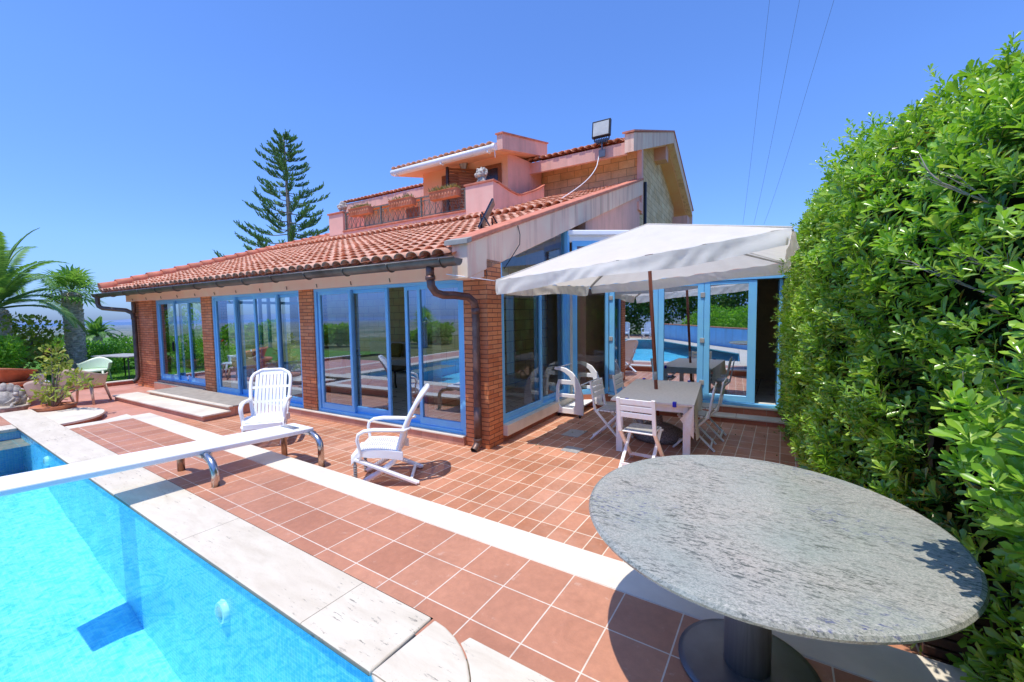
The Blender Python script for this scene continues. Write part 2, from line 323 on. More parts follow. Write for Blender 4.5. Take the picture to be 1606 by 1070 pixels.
# ------------------------------------------------------------------ mesh builder
class MB:
    def __init__(s): s.v = []; s.f = []; s.sm = []
    def add(s, vs, fs, smooth=False):
        o = len(s.v); s.v += [tuple(map(float, p)) for p in vs]; s.f += [tuple(i+o for i in q) for q in fs]; s.sm += [smooth]*len(fs); return s
    def box(s, x0, x1, y0, y1, z0, z1):
        x0,x1=sorted((x0,x1)); y0,y1=sorted((y0,y1)); z0,z1=sorted((z0,z1))
        return s.add([(x0,y0,z0),(x1,y0,z0),(x1,y1,z0),(x0,y1,z0),(x0,y0,z1),(x1,y0,z1),(x1,y1,z1),(x0,y1,z1)],
            [(3,2,1,0),(4,5,6,7),(0,1,5,4),(1,2,6,5),(2,3,7,6),(3,0,4,7)])
    def obox(s, c, size, M=None):
        hx,hy,hz = (a/2 for a in size); M = M or Matrix.Identity(3); c = Vector(c)
        P = [c + M @ Vector((sx*hx,sy*hy,sz*hz)) for sz in (-1,1) for sx,sy in ((-1,-1),(1,-1),(1,1),(-1,1))]
        return s.add(P, [(3,2,1,0),(4,5,6,7),(0,1,5,4),(1,2,6,5),(2,3,7,6),(3,0,4,7)])
    def bar(s, a, b, w, t, up=(0,0,1)):
        a, b = Vector(a), Vector(b); d = b-a; L = d.length; z = d/L; u = Vector(up)
        x = u.cross(z)
        if x.length < 1e-4: x = Vector((1,0,0)).cross(z)
        x.normalize(); y = z.cross(x)
        M = Matrix((x,y,z)).transposed()
        return s.obox((a+b)/2, (w,t,L), M)
    def prism(s, poly, axis, a, b):
        """poly: 2d points; axis 'x','y','z' = extrusion axis"""
        n = len(poly)
        def P(p, t): return {'x':(t,p[0],p[1]),'y':(p[0],t,p[1]),'z':(p[0],p[1],t)}[axis]
        ar = sum(poly[i][0]*poly[(i+1)%n][1]-poly[(i+1)%n][0]*poly[i][1] for i in range(n))
        if (ar < 0) != (axis == 'y'): poly = poly[::-1]
        a, b = min(a,b), max(a,b)
        vs = [P(p,a) for p in poly]+[P(p,b) for p in poly]
        fs = [tuple(range(n-1,-1,-1)), tuple(range(n,2*n))]+[(i,(i+1)%n,n+(i+1)%n,n+i) for i in range(n)]
        return s.add(vs, fs)
    def tube(s, path, r, n=8, cap=True, smooth=True, flat=1., closed=False):
        path = [Vector(p) for p in path]; m = len(path)
        rs = r if isinstance(r, (list,tuple)) else [r]*m
        vs = []; prev = None
        for i, p in enumerate(path):
            if closed: t = path[(i+1)%m]-path[i-1]
            else: t = path[min(i+1,m-1)]-path[max(i-1,0)]
            t.normalize()
            if prev is None:
                u = Vector((0,0,1)) if abs(t.z) < .9 else Vector((1,0,0))
                x = t.cross(u).normalized()
            else: x = (prev - t*prev.dot(t)).normalized()
            y = t.cross(x); prev = x
            vs += [p + (x*math.cos(2*math.pi*k/n) + y*math.sin(2*math.pi*k/n)*flat)*rs[i] for k in range(n)]
        fs = []
        for i in range(m if closed else m-1):
            for k in range(n):
                j = (i+1)%m
                fs.append((i*n+k, i*n+(k+1)%n, j*n+(k+1)%n, j*n+k))
        o = len(s.v); s.add(vs, fs, smooth)
        if cap and not closed:
            s.f += [tuple(o+k for k in range(n-1,-1,-1)), tuple(o+(m-1)*n+k for k in range(n))]; s.sm += [False]*2
        return s
    def lathe(s, prof, c=(0,0,0), n=24, smooth=True, sx=1., sy=1.):
        vs = []; fs = []; m = len(prof)
        for r, z in prof:
            vs += [(c[0]+sx*r*math.cos(2*math.pi*k/n), c[1]+sy*r*math.sin(2*math.pi*k/n), c[2]+z) for k in range(n)]
        for i in range(m-1):
            for k in range(n): fs.append((i*n+k, i*n+(k+1)%n, (i+1)*n+(k+1)%n, (i+1)*n+k))
        o = len(s.v); s.add(vs, fs, smooth)
        if prof[0][0] > 1e-5: s.f.append(tuple(o+k for k in range(n-1,-1,-1))); s.sm.append(False)
        if prof[-1][0] > 1e-5: s.f.append(tuple(o+(m-1)*n+k for k in range(n))); s.sm.append(False)
        return s
    def grid(s, fn, nu, nv, smooth=True):
        vs = [fn(i/nu, j/nv) for j in range(nv+1) for i in range(nu+1)]
        fs = [(j*(nu+1)+i, j*(nu+1)+i+1, (j+1)*(nu+1)+i+1, (j+1)*(nu+1)+i) for j in range(nv) for i in range(nu)]
        return s.add(vs, fs, smooth)
    def ball(s, c, r, n=10, sx=1, sy=1, sz=1, jit=0.):
        pr = [(max(1e-6, math.sin(math.pi*i/n)), -math.cos(math.pi*i/n)) for i in range(n+1)]
        vs = []; fs = []; k2 = n*2
        for q, z in pr:
            for k in range(k2):
                j = 1+random.uniform(-jit,jit)
                vs.append((c[0]+r*sx*q*math.cos(math.pi*k/n)*j, c[1]+r*sy*q*math.sin(math.pi*k/n)*j, c[2]+r*sz*z*j))
        for i in range(n):
            for k in range(k2): fs.append((i*k2+k, i*k2+(k+1)%k2, (i+1)*k2+(k+1)%k2, (i+1)*k2+k))
        return s.add(vs, fs, True)
    def build(s, name, mat, parent=None, bevel=0., seg=2, solid=0.):
        me = bpy.data.meshes.new(name); me.from_pydata(s.v, [], s.f)
        me.polygons.foreach_set('use_smooth', s.sm)
        nl = len(me.loops)
        if nl and len(me.polygons) < 60000:
            co = np.empty(len(me.vertices)*3); me.vertices.foreach_get('co', co); co = co.reshape(-1,3)
            nr = np.empty(len(me.polygons)*3); me.polygons.foreach_get('normal', nr); nr = np.abs(nr.reshape(-1,3))
            lt = np.empty(len(me.polygons), dtype=np.int32); me.polygons.foreach_get('loop_total', lt)
            lv = np.empty(nl, dtype=np.int32); me.loops.foreach_get('vertex_index', lv)
            pn = np.repeat(nr, lt, axis=0); c = co[lv]
            uv = np.where((pn[:,2]>.7)[:,None], c[:,:2], np.where((pn[:,0]>pn[:,1])[:,None], c[:,1:3], c[:,[0,2]]))
            l = me.uv_layers.new(name='UVMap'); l.data.foreach_set('uv', uv.astype(np.float32).ravel())
        me.materials.append(mat if not isinstance(mat, str) else MT[mat])
        o = bpy.data.objects.new(name, me); COL.objects.link(o)
        if parent is not None: o.parent = parent
        if solid: md = o.modifiers.new('s','SOLIDIFY'); md.thickness = solid; md.offset = 0
        if bevel:
            md = o.modifiers.new('b','BEVEL'); md.width = bevel; md.segments = seg; md.limit_method = 'ANGLE'; md.angle_limit = R(40)
        me.update()
        return o
def tag(o, label=None, cat=None, group=None, kind=None):
    for k, v in (('label',label),('category',cat),('group',group),('kind',kind)):
        if v: o[k] = v
    return o
def thing(name, loc, rz, label, cat, group=None):
    o = bpy.data.objects.new(name, None); COL.objects.link(o); o.empty_display_size = .2
    o.location = loc; o.rotation_euler = (0,0,rz)
    return tag(o, label, cat, group)
def copy_tree(o, parent=None):
    c = o.copy(); COL.objects.link(c)
    if parent is not None: c.parent = parent
    for ch in [x for x in SC.objects if x.parent == o and x != c]: copy_tree(ch, c)
    return c
def struct(mb, name, mat, **k):
    return tag(mb.build(name, mat, **k), kind='structure')
def leafmesh(name, mat, V, F, parent=None, smooth=False):
    """V (n,k,3) leaf vertices, F list of faces on k vertices"""
    n, k, _ = V.shape
    me = bpy.data.meshes.new(name)
    F3 = [f for f in F]; tot = sum(len(f) for f in F3)
    loops = np.concatenate([np.concatenate([np.array(f, dtype=np.int32) for f in F3])[None,:] + (np.arange(n, dtype=np.int32)*k)[:,None]], axis=0).ravel()
    sizes = np.tile(np.array([len(f) for f in F3], dtype=np.int32), n)
    me.vertices.add(n*k); me.vertices.foreach_set('co', V.reshape(-1).astype(np.float32))
    me.loops.add(n*tot); me.loops.foreach_set('vertex_index', loops)
    me.polygons.add(len(sizes)); st = np.concatenate([[0], np.cumsum(sizes)[:-1]]).astype(np.int32)
    me.polygons.foreach_set('loop_start', st); me.polygons.foreach_set('loop_total', sizes)
    me.update(calc_edges=True); me.validate()
    if smooth: me.polygons.foreach_set('use_smooth', [True]*len(sizes))
    me.materials.append(MT[mat]); o = bpy.data.objects.new(name, me); COL.objects.link(o)
    if parent is not None: o.parent = parent
    return o
def norm(a): return a/np.maximum(1e-9, np.linalg.norm(a, axis=-1, keepdims=True))
def leaves_at(P, D, L, W, up=None, curl=.15, fold=.25):
    """obovate leaves: base P, direction D (unit), length L, half width W; returns (n,7,3)"""
    n = len(P)
    if up is None: up = norm(RNG.normal(size=(n,3)) + np.array([0,0,1.2]))
    S = norm(np.cross(D, up)); Nn = np.cross(S, D)
    L = np.asarray(L).reshape(-1,1)*np.ones((n,1)); W = np.asarray(W).reshape(-1,1)*np.ones((n,1))
    def pt(t, w, h): return P + D*L*t + S*W*w + Nn*(L*h)
    return np.stack([pt(0,0,0), pt(.42,-.52,fold*.10), pt(.42,.52,fold*.10), pt(.42,0,-.02), pt(.83,-.95,fold*.1-curl*.5), pt(.83,.95,fold*.1-curl*.5), pt(1.,0,-curl)], axis=1)
LEAF_F = [(0,3,1),(0,2,3),(1,3,6,4),(3,2,5,6)]
def quick_leaves(P, D, L, W):
    n = len(P); up = norm(RNG.normal(size=(n,3))+np.array([0,0,.8])); S = norm(np.cross(D, up))
    L = np.asarray(L).reshape(-1,1)*np.ones((n,1)); W = np.asarray(W).reshape(-1,1)*np.ones((n,1))
    return np.stack([P, P+D*L*.5-S*W, P+D*L, P+D*L*.5+S*W], axis=1)
QF = [(0,1,2,3)]
# ------------------------------------------------------------------ world, sun, camera
w = bpy.data.worlds.new('World'); SC.world = w; w.use_nodes = True
nt = w.node_tree; nt.nodes.clear(); h = N(nt)
sky = h.n('ShaderNodeTexSky', sky_type='NISHITA'); sky.sun_disc = False
SUNDIR = Vector((.02, .30, -1.)).normalized()
sky.sun_elevation = math.asin(-SUNDIR.z); sky.sun_rotation = math.atan2(-SUNDIR.x, -SUNDIR.y)
sky.altitude = 60; sky.air_density = 1.0; sky.dust_density = .7; sky.ozone_density = 3.5
gm = h.n('ShaderNodeGamma'); gm.inputs[1].default_value = 1.0; h.link(sky.outputs[0], gm.inputs[0])
sx = h.n('ShaderNodeSeparateXYZ'); h.link(h.n('ShaderNodeTexCoord').outputs['Generated'], sx.inputs[0])
tcol = h.ramp(sx.outputs['Z'], [(0.,(.58,.62,.78)),(.05,(.70,.72,.83)),(.14,(.86,.86,.90)),(.40,(.98,1.,1.))])
low = h.math('MULTIPLY', h.ramp(sx.outputs['Z'], [(0.,1.),(.45,0.)]), h.ramp(h.math('MULTIPLY', sx.outputs['Y'], -1.), [(-.05,0.),(.45,1.)]))
tcol = h.mix(low, tcol, (.34,.46,.80))
tint = h.mix(1., h.mix(1., gm.outputs[0], tcol, 'MULTIPLY'), (.87,1.18,1.80), 'MULTIPLY')
bg = h.n('ShaderNodeBackground'); h.link(tint, bg.inputs[0]); bg.inputs[1].default_value = .15
wo = h.n('ShaderNodeOutputWorld'); h.link(bg.outputs[0], wo.inputs[0])
sl = bpy.data.lights.new('sun', 'SUN'); sl.energy = 4.3; sl.angle = R(.53); sl.color = (1,.945,.86)
so = bpy.data.objects.new('sun', sl); COL.objects.link(so); so.rotation_euler = SUNDIR.to_track_quat('-Z','Y').to_euler(); so.location = (0,-10,40)
SC.view_settings.view_transform = 'Standard'; SC.view_settings.look = 'None'; SC.view_settings.exposure = 0
SC.render.engine = 'CYCLES'
SC.cycles.max_bounces = 10; SC.cycles.transparent_max_bounces = 24; SC.cycles.glossy_bounces = 5; SC.cycles.diffuse_bounces = 7
SC.cycles.caustics_reflective = False; SC.cycles.caustics_refractive = False
SC.cycles.use_denoising = True
cam = bpy.data.cameras.new('camera'); co = bpy.data.objects.new('camera', cam); COL.objects.link(co); SC.camera = co
cam.sensor_width = 36; cam.lens = 654.18*36/1606; cam.clip_start = .05; cam.clip_end = 90000
PITCH, ROLL, YAW = .0637934543, -.01411103, -.574922542
fw = Vector((math.sin(YAW), math.cos(YAW), 0)); rt = Vector((math.cos(YAW), -math.sin(YAW), 0)); up = Vector((0,0,1))
Fv = fw*math.cos(PITCH)-up*math.sin(PITCH); Uv = up*math.cos(PITCH)+fw*math.sin(PITCH)
rv = rt*math.cos(ROLL)+Uv*math.sin(ROLL); uv_ = Uv*math.cos(ROLL)-rt*math.sin(ROLL)
co.matrix_world = Matrix(((rv.x,uv_.x,-Fv.x,0),(rv.y,uv_.y,-Fv.y,0),(rv.z,uv_.z,-Fv.z,1.85),(0,0,0,1)))

# ------------------------------------------------------------------ terrain, sea, hills
PX0, PX1, PY0, PY1 = -10.1, -.55, -12.0, 1.19       # the pool
def hgt(x, y):
    d = math.hypot(x+4, y)
    if d < 26: base = -.08
    else:
        t = min(1., (d-26)/620.); base = -.08 - 52*(t*t*(3-2*t))**.75
    if d > 30: base += min(1,(d-30)/120.)*(math.sin(x*.021+1)*math.cos(y*.017)*2.2 + math.sin(x*.0061)*math.sin(y*.0072+2)*4)*max(0,1-d/3000)
    return base
rad = [0] + list(np.arange(.6, 16, .6)) + list(16*np.power(1.16, np.arange(0, 42)))
rad = [r for r in rad if r < 7000]
NS = 120; m = MB(); vs = [(-5.8, -5.4, hgt(-5.8,-5.4))]
for r in rad[1:]:
    for k in range(NS):
        a = 2*math.pi*k/NS; x, y = -5.8+r*math.cos(a), -5.4+r*math.sin(a); vs.append((x, y, hgt(x,y)))
fs = []
for k in range(NS): fs.append((0, 1+k, 1+(k+1)%NS))
for i in range(len(rad)-2):
    for k in range(NS):
        a, b = 1+i*NS+k, 1+i*NS+(k+1)%NS; fs.append((a, a+NS, b+NS, b))
def incut(f):
    return any(-12.2 < vs[i][0] < .6 and -13.2 < vs[i][1] < 2.0 for i in f)
m.add(vs, [f for f in fs if not incut(f)], True)
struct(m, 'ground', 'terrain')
m = MB(); n = 96
ring = [6500, 70000]; vs = []; fs = []
for r in ring:
    for k in range(n): vs.append((r*math.cos(2*math.pi*k/n), r*math.sin(2*math.pi*k/n), -52.6 - (r/70000.)*95))
for k in range(n): fs.append((k, n+k, n+(k+1)%n, (k+1)%n))
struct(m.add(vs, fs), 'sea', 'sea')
def ridge(name, a0, a1, r, hmax, seed, mat='far_hill'):
    rr = random.Random(seed); m = MB(); n = 90; ph = [rr.uniform(0,6.3) for _ in range(5)]
    vs = []; fs = []
    for i in range(n+1):
        t = i/n; a = a0+(a1-a0)*t
        e = min(1, t*5, (1-t)*5)
        hh = hmax*e*(.55+.25*math.sin(4*t+ph[0])+.12*math.sin(11*t+ph[1])+.06*math.sin(23*t+ph[2])+.03*math.sin(51*t+ph[3]))
        for j, (dr, q) in enumerate(((-900,0),(0,1),(1500,0))):
            vs.append(((r+dr)*math.cos(a), (r+dr)*math.sin(a), -90+(hh+30)*q))
    for i in range(n):
        for j in range(2): fs.append((i*3+j, i*3+j+1, i*3+j+4, i*3+j+3))
    m.add(vs, fs, True); o = struct(m, name, mat); return o
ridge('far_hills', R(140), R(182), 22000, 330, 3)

# ------------------------------------------------------------------ deck, patio, pool
DZ = .17
def sheet(mb, x0, x1, y0, y1, z): return mb.add([(x0,y0,z),(x1,y0,z),(x1,y1,z),(x0,y1,z)], [(0,1,2,3)])
# patio in front of the house
m = MB(); sheet(m, -9.4, 4.6, 2.6, 8.6, 0); struct(m, 'patio', 'patio_tile')
m = MB(); sheet(m, -15.78, -9.4, -3., 6.5, .0); struct(m, 'side_terrace', 'left_tile')
# raised pool deck
m = MB(); sheet(m, -9.27, 5., 1.61, 2.38, DZ); sheet(m, -1.59, -1.26, 1.47, 1.61, DZ)
struct(m, 'pool_deck', 'deck_tile')
m = MB(); sheet(m, -11.75, -10.52, -12, 1.19, DZ); struct(m, 'pool_deck_side', 'deck_tile')
# white strip that edges the deck (a real nosing 4 cm thick, riser below)
m = MB()
m.box(-9.53, 5., 2.38, 2.675, DZ-.035, DZ+.004)
m.box(-9.53, -9.27, 1.61, 2.38, DZ-.035, DZ+.004)
struct(m, 'deck_edge_strip', 'marble', bevel=.006)
m = MB(); m.box(-9.51, 5., 2.40, 2.655, 0, DZ-.035); m.box(-9.51, -9.29, 1.4, 2.40, 0, DZ-.035); m.box(-12.0,-10.3,-12.,1.6,-.05,DZ-.05)
struct(m, 'deck_riser', 'red_riser')
# travertine coping: slabs round the pool
m = MB()
def arc(cx, cy, r, a0, a1, n): return [(cx+r*math.cos(a0+(a1-a0)*i/n), cy+r*math.sin(a0+(a1-a0)*i/n)) for i in range(n+1)]
m.prism([(-12.0,1.19),(-1.60,1.19),(-1.60,1.61),(-12.0,1.61)], 'z', DZ-.032, DZ+.005)
# rounded corner slab, set a hair apart from its neighbours
cs = [(-1.592,1.19),(-1.52,1.165)] + [(-1.50,1.05),(-1.16,1.05)] + arc(-1.592,1.05,.555,R(5),R(88),9)
m.prism(cs, 'z', DZ-.032, DZ+.007)
struct(m, 'pool_coping', 'trav', bevel=.013, seg=3)
m = MB()
m.prism([(-1.155,1.05)]+[(-1.145+.0*i,1.05) for i in range(1)]+arc(-1.592,1.05,.559,R(5),R(64),8)[0:]+[(-1.33,1.61),(5.,1.61),(5.,1.05)], 'z', DZ-.045, DZ+.004)
m.box(-.50,5.,-13.,1.042,DZ-.045,DZ+.004); m.prism([(-1.50,1.042),(-1.50,.62),(-1.30,.42),(-.505,.30),(-.505,1.042)],'z',DZ-.045,DZ+.004)
m.prism([(-.505,-2.7),(-.505,-11.99),(-5.2,-11.99),(-5.2,-11.05)],'z',DZ-.045,DZ+.003); m.box(-10.07,-5.205,-11.99,-10.8,DZ-.045,DZ+.003); m.box(-12.0,-11.76,-12.,1.185,DZ-.045,DZ+.004); m.box(-10.5,-10.08,-12.,1.185,DZ-.045,DZ+.005); m.box(-10.5,-.5,-12.45,-12.01,DZ-.045,DZ+.005)
struct(m, 'poolside_paving', 'trav', bevel=.006)
# pool basin
def zf(x): return -1.50 + (-1.58-x)*-.0 + max(0.,(-1.52-x))*.150 if x > -8.6 else -.44 - (x+8.6)*-.05
m = MB(); xs = np.linspace(PX0-.03, PX1+.02, 60)
for a, b in zip(xs[:-1], xs[1:]):
    za, zb = zf(a), zf(b)
    m.add([(a,PY1+.03,za-.15),(b,PY1+.03,zb-.15),(b,PY1+.03,DZ-.03),(a,PY1+.03,DZ-.03)], [(0,1,2,3)])
    m.add([(a,PY0,za),(b,PY0,zb),(b,PY0,DZ-.04),(a,PY0,DZ-.04)], [(3,2,1,0)])
m.add([(PX1+.03,PY0,-2),(PX1+.03,PY1+.03,-2),(PX1+.03,PY1+.03,DZ-.04),(PX1+.03,PY0,DZ-.04)], [(3,2,1,0)])
m.box(-1.49,-1.45,.55,1.19,-1.7,DZ-.046)
struct(m, 'pool_wall', 'pool_tile')
m = MB(); m.add([(PX0-.03,PY0,-2),(PX0-.03,PY1+.03,-2),(PX0-.03,PY1+.03,DZ-.04),(PX0-.03,PY0,DZ-.04)], [(0,1,2,3)]); struct(m, 'pool_end_wall', 'pool_end')
def wob(x, y): return .3*(.035*math.sin(x*9.3+2*math.sin(y*5.1))+.03*math.sin(y*12.1+x*4.7)+.02*math.sin(x*23+y*17))  # floor rippled in shape so that cast shadow edges turn wavy
def pf(u, v):
    x, y = PX0-.03+(PX1+.05-PX0)*u, -7.5+(PY1+.04+7.5)*v
    k = min(1, max(0, (-1.5-y)/3.)); return (x, y, (zf(x)+wob(x,y))*(1-k) - .42*k)
m = MB(); m.grid(pf, 150, 150); m.add([(PX0-.03,PY0,-.42),(PX1+.03,PY0,-.42),(PX1+.03,-7.45,-.42),(PX0-.03,-7.45,-.42)], [(0,1,2,3)])
struct(m, 'pool_floor', 'pool_floor')
m = MB(); m.grid(lambda u,v: (PX0+(PX1-PX0)*u, PY0+(PY1+.03-PY0)*v, .128), 2, 2); struct(m, 'pool_water', 'water')
# a tile ledge under the coping on the short side
def pool_fitting(x, z, r, lab):
    t = thing('pool_light', (x, PY1+.03, z), 0, lab, 'pool light')
    m = MB(); m.tube([(0,-.035,0),(0,.02,0)], [r*.82,r], 20); m.build('trim_ring', 'white_metal', t)
    m = MB(); m.ball((0,-.03,0), r*.62, 6, 1, .35, 1); m.build('lens', 'floodglass', t)
pool_fitting(-3.18, -.16, .085, 'round white underwater light in the pool wall nearest the granite table')
pool_fitting(-8.3, -.04, .07, 'small underwater light in the pool wall beyond the diving board')

# ------------------------------------------------------------------ the house
TH = R(2.4); HC = Vector((-3.34, 4.55, 0))
house = thing('house', HC, TH, 'pink terracotta roofed villa with blue glazed sliding windows and brick pillars', 'house')
def hw(x, y, z):
    return HC + Vector((x*math.cos(TH)-y*math.sin(TH), x*math.sin(TH)+y*math.cos(TH), z))
XL = -11.9
SL = .347
# --- floor, steps, base
m = MB(); m.box(XL, -.06, .06, 6.9, .02, .135); m.prism([(-.06,2.9),(.62,3.42),(5.2,3.42),(5.2,7.4),(-.06,7.4)],'z',.02,.20); m.build('interior_floor', 'int_floor', house)
m = MB(); m.box(-7.93, -.405, -.045, .10, 0, .115); m.build('base_course', 'riser_tile', house)
m = MB(); m.box(-7.95, -.40, -.07, .12, .115, .138); m.build('window_sill', 'marble', house, bevel=.004)
m = MB(); m.box(-9.62, -5.42, -1.14, -.70, 0, .088); m.box(-9.01,-5.42,-.70,-.075,.0,.175); m.box(-10.60,-7.97,-.07,.014,.0,.175); m.box(-10.62,-7.965,.016,.16,.0,.24); m.build('step', 'riser_tile', house)
m = MB(); m.box(-9.66, -5.36, -1.18, -.702, .089, .118); m.box(-9.05,-5.37,-.74,-.66,.176,.20); m.build('step_tread', 'marble', house, bevel=.005)
m = MB(); m.box(-9.04,-5.38,-.659,-.072,.176,.199); m.box(-10.60,-7.965,-.071,.015,.176,.198); m.build('landing_tread', 'cap_grey', house)  # eave shade put into the colour: darker grey than the white treads
# --- brick pillars
for x0, x1, y1, zb in ((-.40, .0, .37, 0), (-4.20, -3.79, .30, .0), (-7.96, -7.50, .34, .0), (XL, -10.62, .34, .0)):
    m = MB(); m.box(x0, x1, 0 if x0>-11 else .0, y1, zb, 2.62 if x1<0 else 2.60); m.build('brick_pillar', 'brick', house, bevel=.006, seg=1)
# --- fascia beam over the windows
m = MB(); m.box(XL-.25, -.252, -.05, .30, 2.352, 2.60); m.build('fascia', 'fascia', house)
m = MB(); m.prism([(-.415,2.311),(-.05,2.437),(-.05,2.352),(-.30,2.300)], 'x', -.245, -.005); m.build('beam_foot', 'beam', house)
# --- sliding windows
def sash(x0, x1, z0, z1, y, gl='glass_front', fw_=.06, sill=.11, par=None, mats='blue', axis='x', name='sliding_window', dep=.045, pane_off=0.):
    """a framed sash in the x-z plane at depth y with its own pane"""
    m = MB()
    m.box(x0, x0+fw_, y-dep/2, y+dep/2, z0, z1); m.box(x1-fw_, x1, y-dep/2, y+dep/2, z0, z1)
    m.box(x0+fw_, x1-fw_, y-dep/2, y+dep/2, z0, z0+sill); m.box(x0+fw_, x1-fw_, y-dep/2, y+dep/2, z1-fw_, z1)
    o = m.build(name, mats, par or house, bevel=.004, seg=1)
    g = MB(); g.add([(x0+fw_,y,z0+sill),(x1-fw_,y,z0+sill),(x1-fw_,y,z1-fw_),(x0+fw_,y,z1-fw_)], [(0,1,2,3)]); g.build('pane', gl, o)
    return o
def bay(x0, x1, z0, z1, sashes, dy=.0):
    m = MB(); t = .07
    m.box(x0, x0+t, .03+dy, .17+dy, z0, z1); m.box(x1-t, x1, .03+dy, .17+dy, z0, z1); m.box(x0+t, x1-t, .03+dy, .17+dy, z0, z0+.05); m.box(x0+t, x1-t, .03+dy, .17+dy, z1-.05, z1)
    m.build('window_frame', 'blue', house, bevel=.004, seg=1)
    for a, b, trk in sashes: sash(a, b, z0+.05, z1-.05, .07+.06*trk+dy)
ZT = 2.352
bay(-3.79, -.405, .138, ZT, [(-3.70,-2.82,0),(-2.90,-2.00,1),(-1.63,-1.22,1),(-1.31,-.47,0)])
bay(-7.50, -4.20, .138, ZT, [(-7.43,-6.55,0),(-6.62,-5.70,1),(-5.83,-4.98,0),(-5.08,-4.27,1)])
bay(-10.62, -7.96, .24, ZT, [(-10.55,-9.62,0),(-9.84,-8.86,1),(-8.90,-8.11,0)], .06)
m = MB(); m.box(-9.66,-9.625,.03,.05,1.05,1.25); m.box(-9.68,-9.61,.05,.065,1.03,1.27); m.build('handle', 'black', house)
# --- left end: glazed wall on x=XL
m = MB()
for y in (.36, 2.0, 3.7, 5.3): m.box(XL, XL+.08, y, y+.09, .135, 2.45+SL*y)
m.box(XL, XL+.08, .45, 5.3, .135, .22); m.box(XL, XL+.08, .45, 5.3, 2.33, 2.42)
m.build('end_window_frame', 'blue', house)
m = MB(); m.add([(XL+.04,.4,.2),(XL+.04,5.35,.2),(XL+.04,5.35,4.2),(XL+.04,.4,2.5)], [(0,1,2,3)]); m.build('end_pane', 'glass_side', house)
# --- inside walls
m = MB(); m.box(XL, -2.6, 5.5, 5.7, .13, 3.88); m.build('interior_stone_wall', 'stone_in', house)
for bxs in ((-2.6, -2.5, 4.2, 5.7, .13, 3.88),(-2.5, 5.2, 7.0, 7.2, .1, 3.4),(5.1,5.2,3.5,7.0,.1,3.4)):
    m = MB(); m.box(*bxs); m.build('interior_wall', 'int_dark', house)
m = MB(); m.box(-2.5,5.2,3.55,7.0,2.76,2.8); m.build('interior_ceiling', 'int_dark', house)
m = MB(); m.box(-1.95, -1.75, 1.1, 5.49, .13, 2.9); m.build('interior_partition', 'stone_in', house)
m = MB(); m.box(.75, 1.30, 6.2, 6.99, .2, 2.6); m.build('interior_red_wall', 'red_int', house)

# --- gable beam on the corner (x = 0) and the wall behind it
def bz(y): return 2.455+SL*y
m = MB(); ya, yb = -.42, 8.72
m.prism([(ya,bz(ya)),(yb,bz(yb)),(yb,bz(yb)+.44),(ya,bz(ya)+.44)], 'x', -.25, 0); m.build('gable_beam', 'beam', house, bevel=.008, seg=1)
m = MB(); yc = -.36
m.prism([(yc,bz(yc)+.445),(yb,bz(yb)+.445),(yb,bz(yb)+.51),(yc,bz(yc)+.51)], 'x', -.33, .035); m.build('beam_cap', 'cap', house, bevel=.012)
m = MB(); m.prism([(-.47,bz(-.47)+.44),(-.365,bz(-.365)+.44),(-.365,bz(-.365)+.505),(-.47,bz(-.47)+.505)], 'x', -.33, .035); m.build('beam_end_slab', 'cap_grey', house, bevel=.006)
m = MB(); m.prism([(3.9,.1),(8.6,.1),(8.6,bz(8.6)),(3.9,bz(3.9))], 'x', -.24, -.06); m.build('gable_wall', 'plaster_pink', house)
# --- glass wall along the side (x = 0)
m = MB(); m.box(-.20, .0, .37, 2.92, 0, .095); m.build('side_base', 'red_riser', house)
m = MB(); m.box(-.22, .07, .372, 2.95, .095, .255); m.build('side_sill', 'marble', house, bevel=.006)
def sidesash(y0, y1, z0, z1, x, fw_=.065, sill=.08, gl='glass_side', zr=None):
    m = MB()
    m.box(x-.025, x+.025, y0, y0+fw_, z0, z1); m.box(x-.025, x+.025, y1-fw_, y1, z0, z1)
    m.box(x-.025, x+.025, y0+fw_, y1-fw_, z0, z0+sill); m.box(x-.025, x+.025, y0+fw_, y1-fw_, z1-fw_, z1)
    o = m.build('side_window', 'blue', house, bevel=.004, seg=1)
    g = MB(); g.add([(x,y0+fw_,z0+sill),(x,y1-fw_,z0+sill),(x,y1-fw_,z1-fw_),(x,y0+fw_,z1-fw_)], [(0,1,2,3)]); g.build('pane', gl, o)
m = MB(); m.box(-.16, -.02, .375, .43, .255, bz(.375)); m.box(-.16,-.02,2.83,2.92,.255,bz(2.83)-.01); m.box(-.16,-.02,.43,2.83,.255,.30); m.box(-.16,-.02,.43,2.83,2.34,2.40)
m.build('side_frame', 'blue', house, bevel=.004, seg=1)
sidesash(.42, 1.72, .30, 2.34, -.055); sidesash(1.62, 2.84, .30, 2.34, -.115)
m = MB(); m.add([(-.09,.43,2.40),(-.09,2.83,2.40),(-.09,2.83,bz(2.83)),(-.09,.43,bz(.43))], [(0,1,2,3)]); m.build('side_transom_pane', 'glass_side', house)
m = MB(); m.box(-.04,.02,2.93,2.98,.2,3.05); m.build('corner_post', 'marble', house)
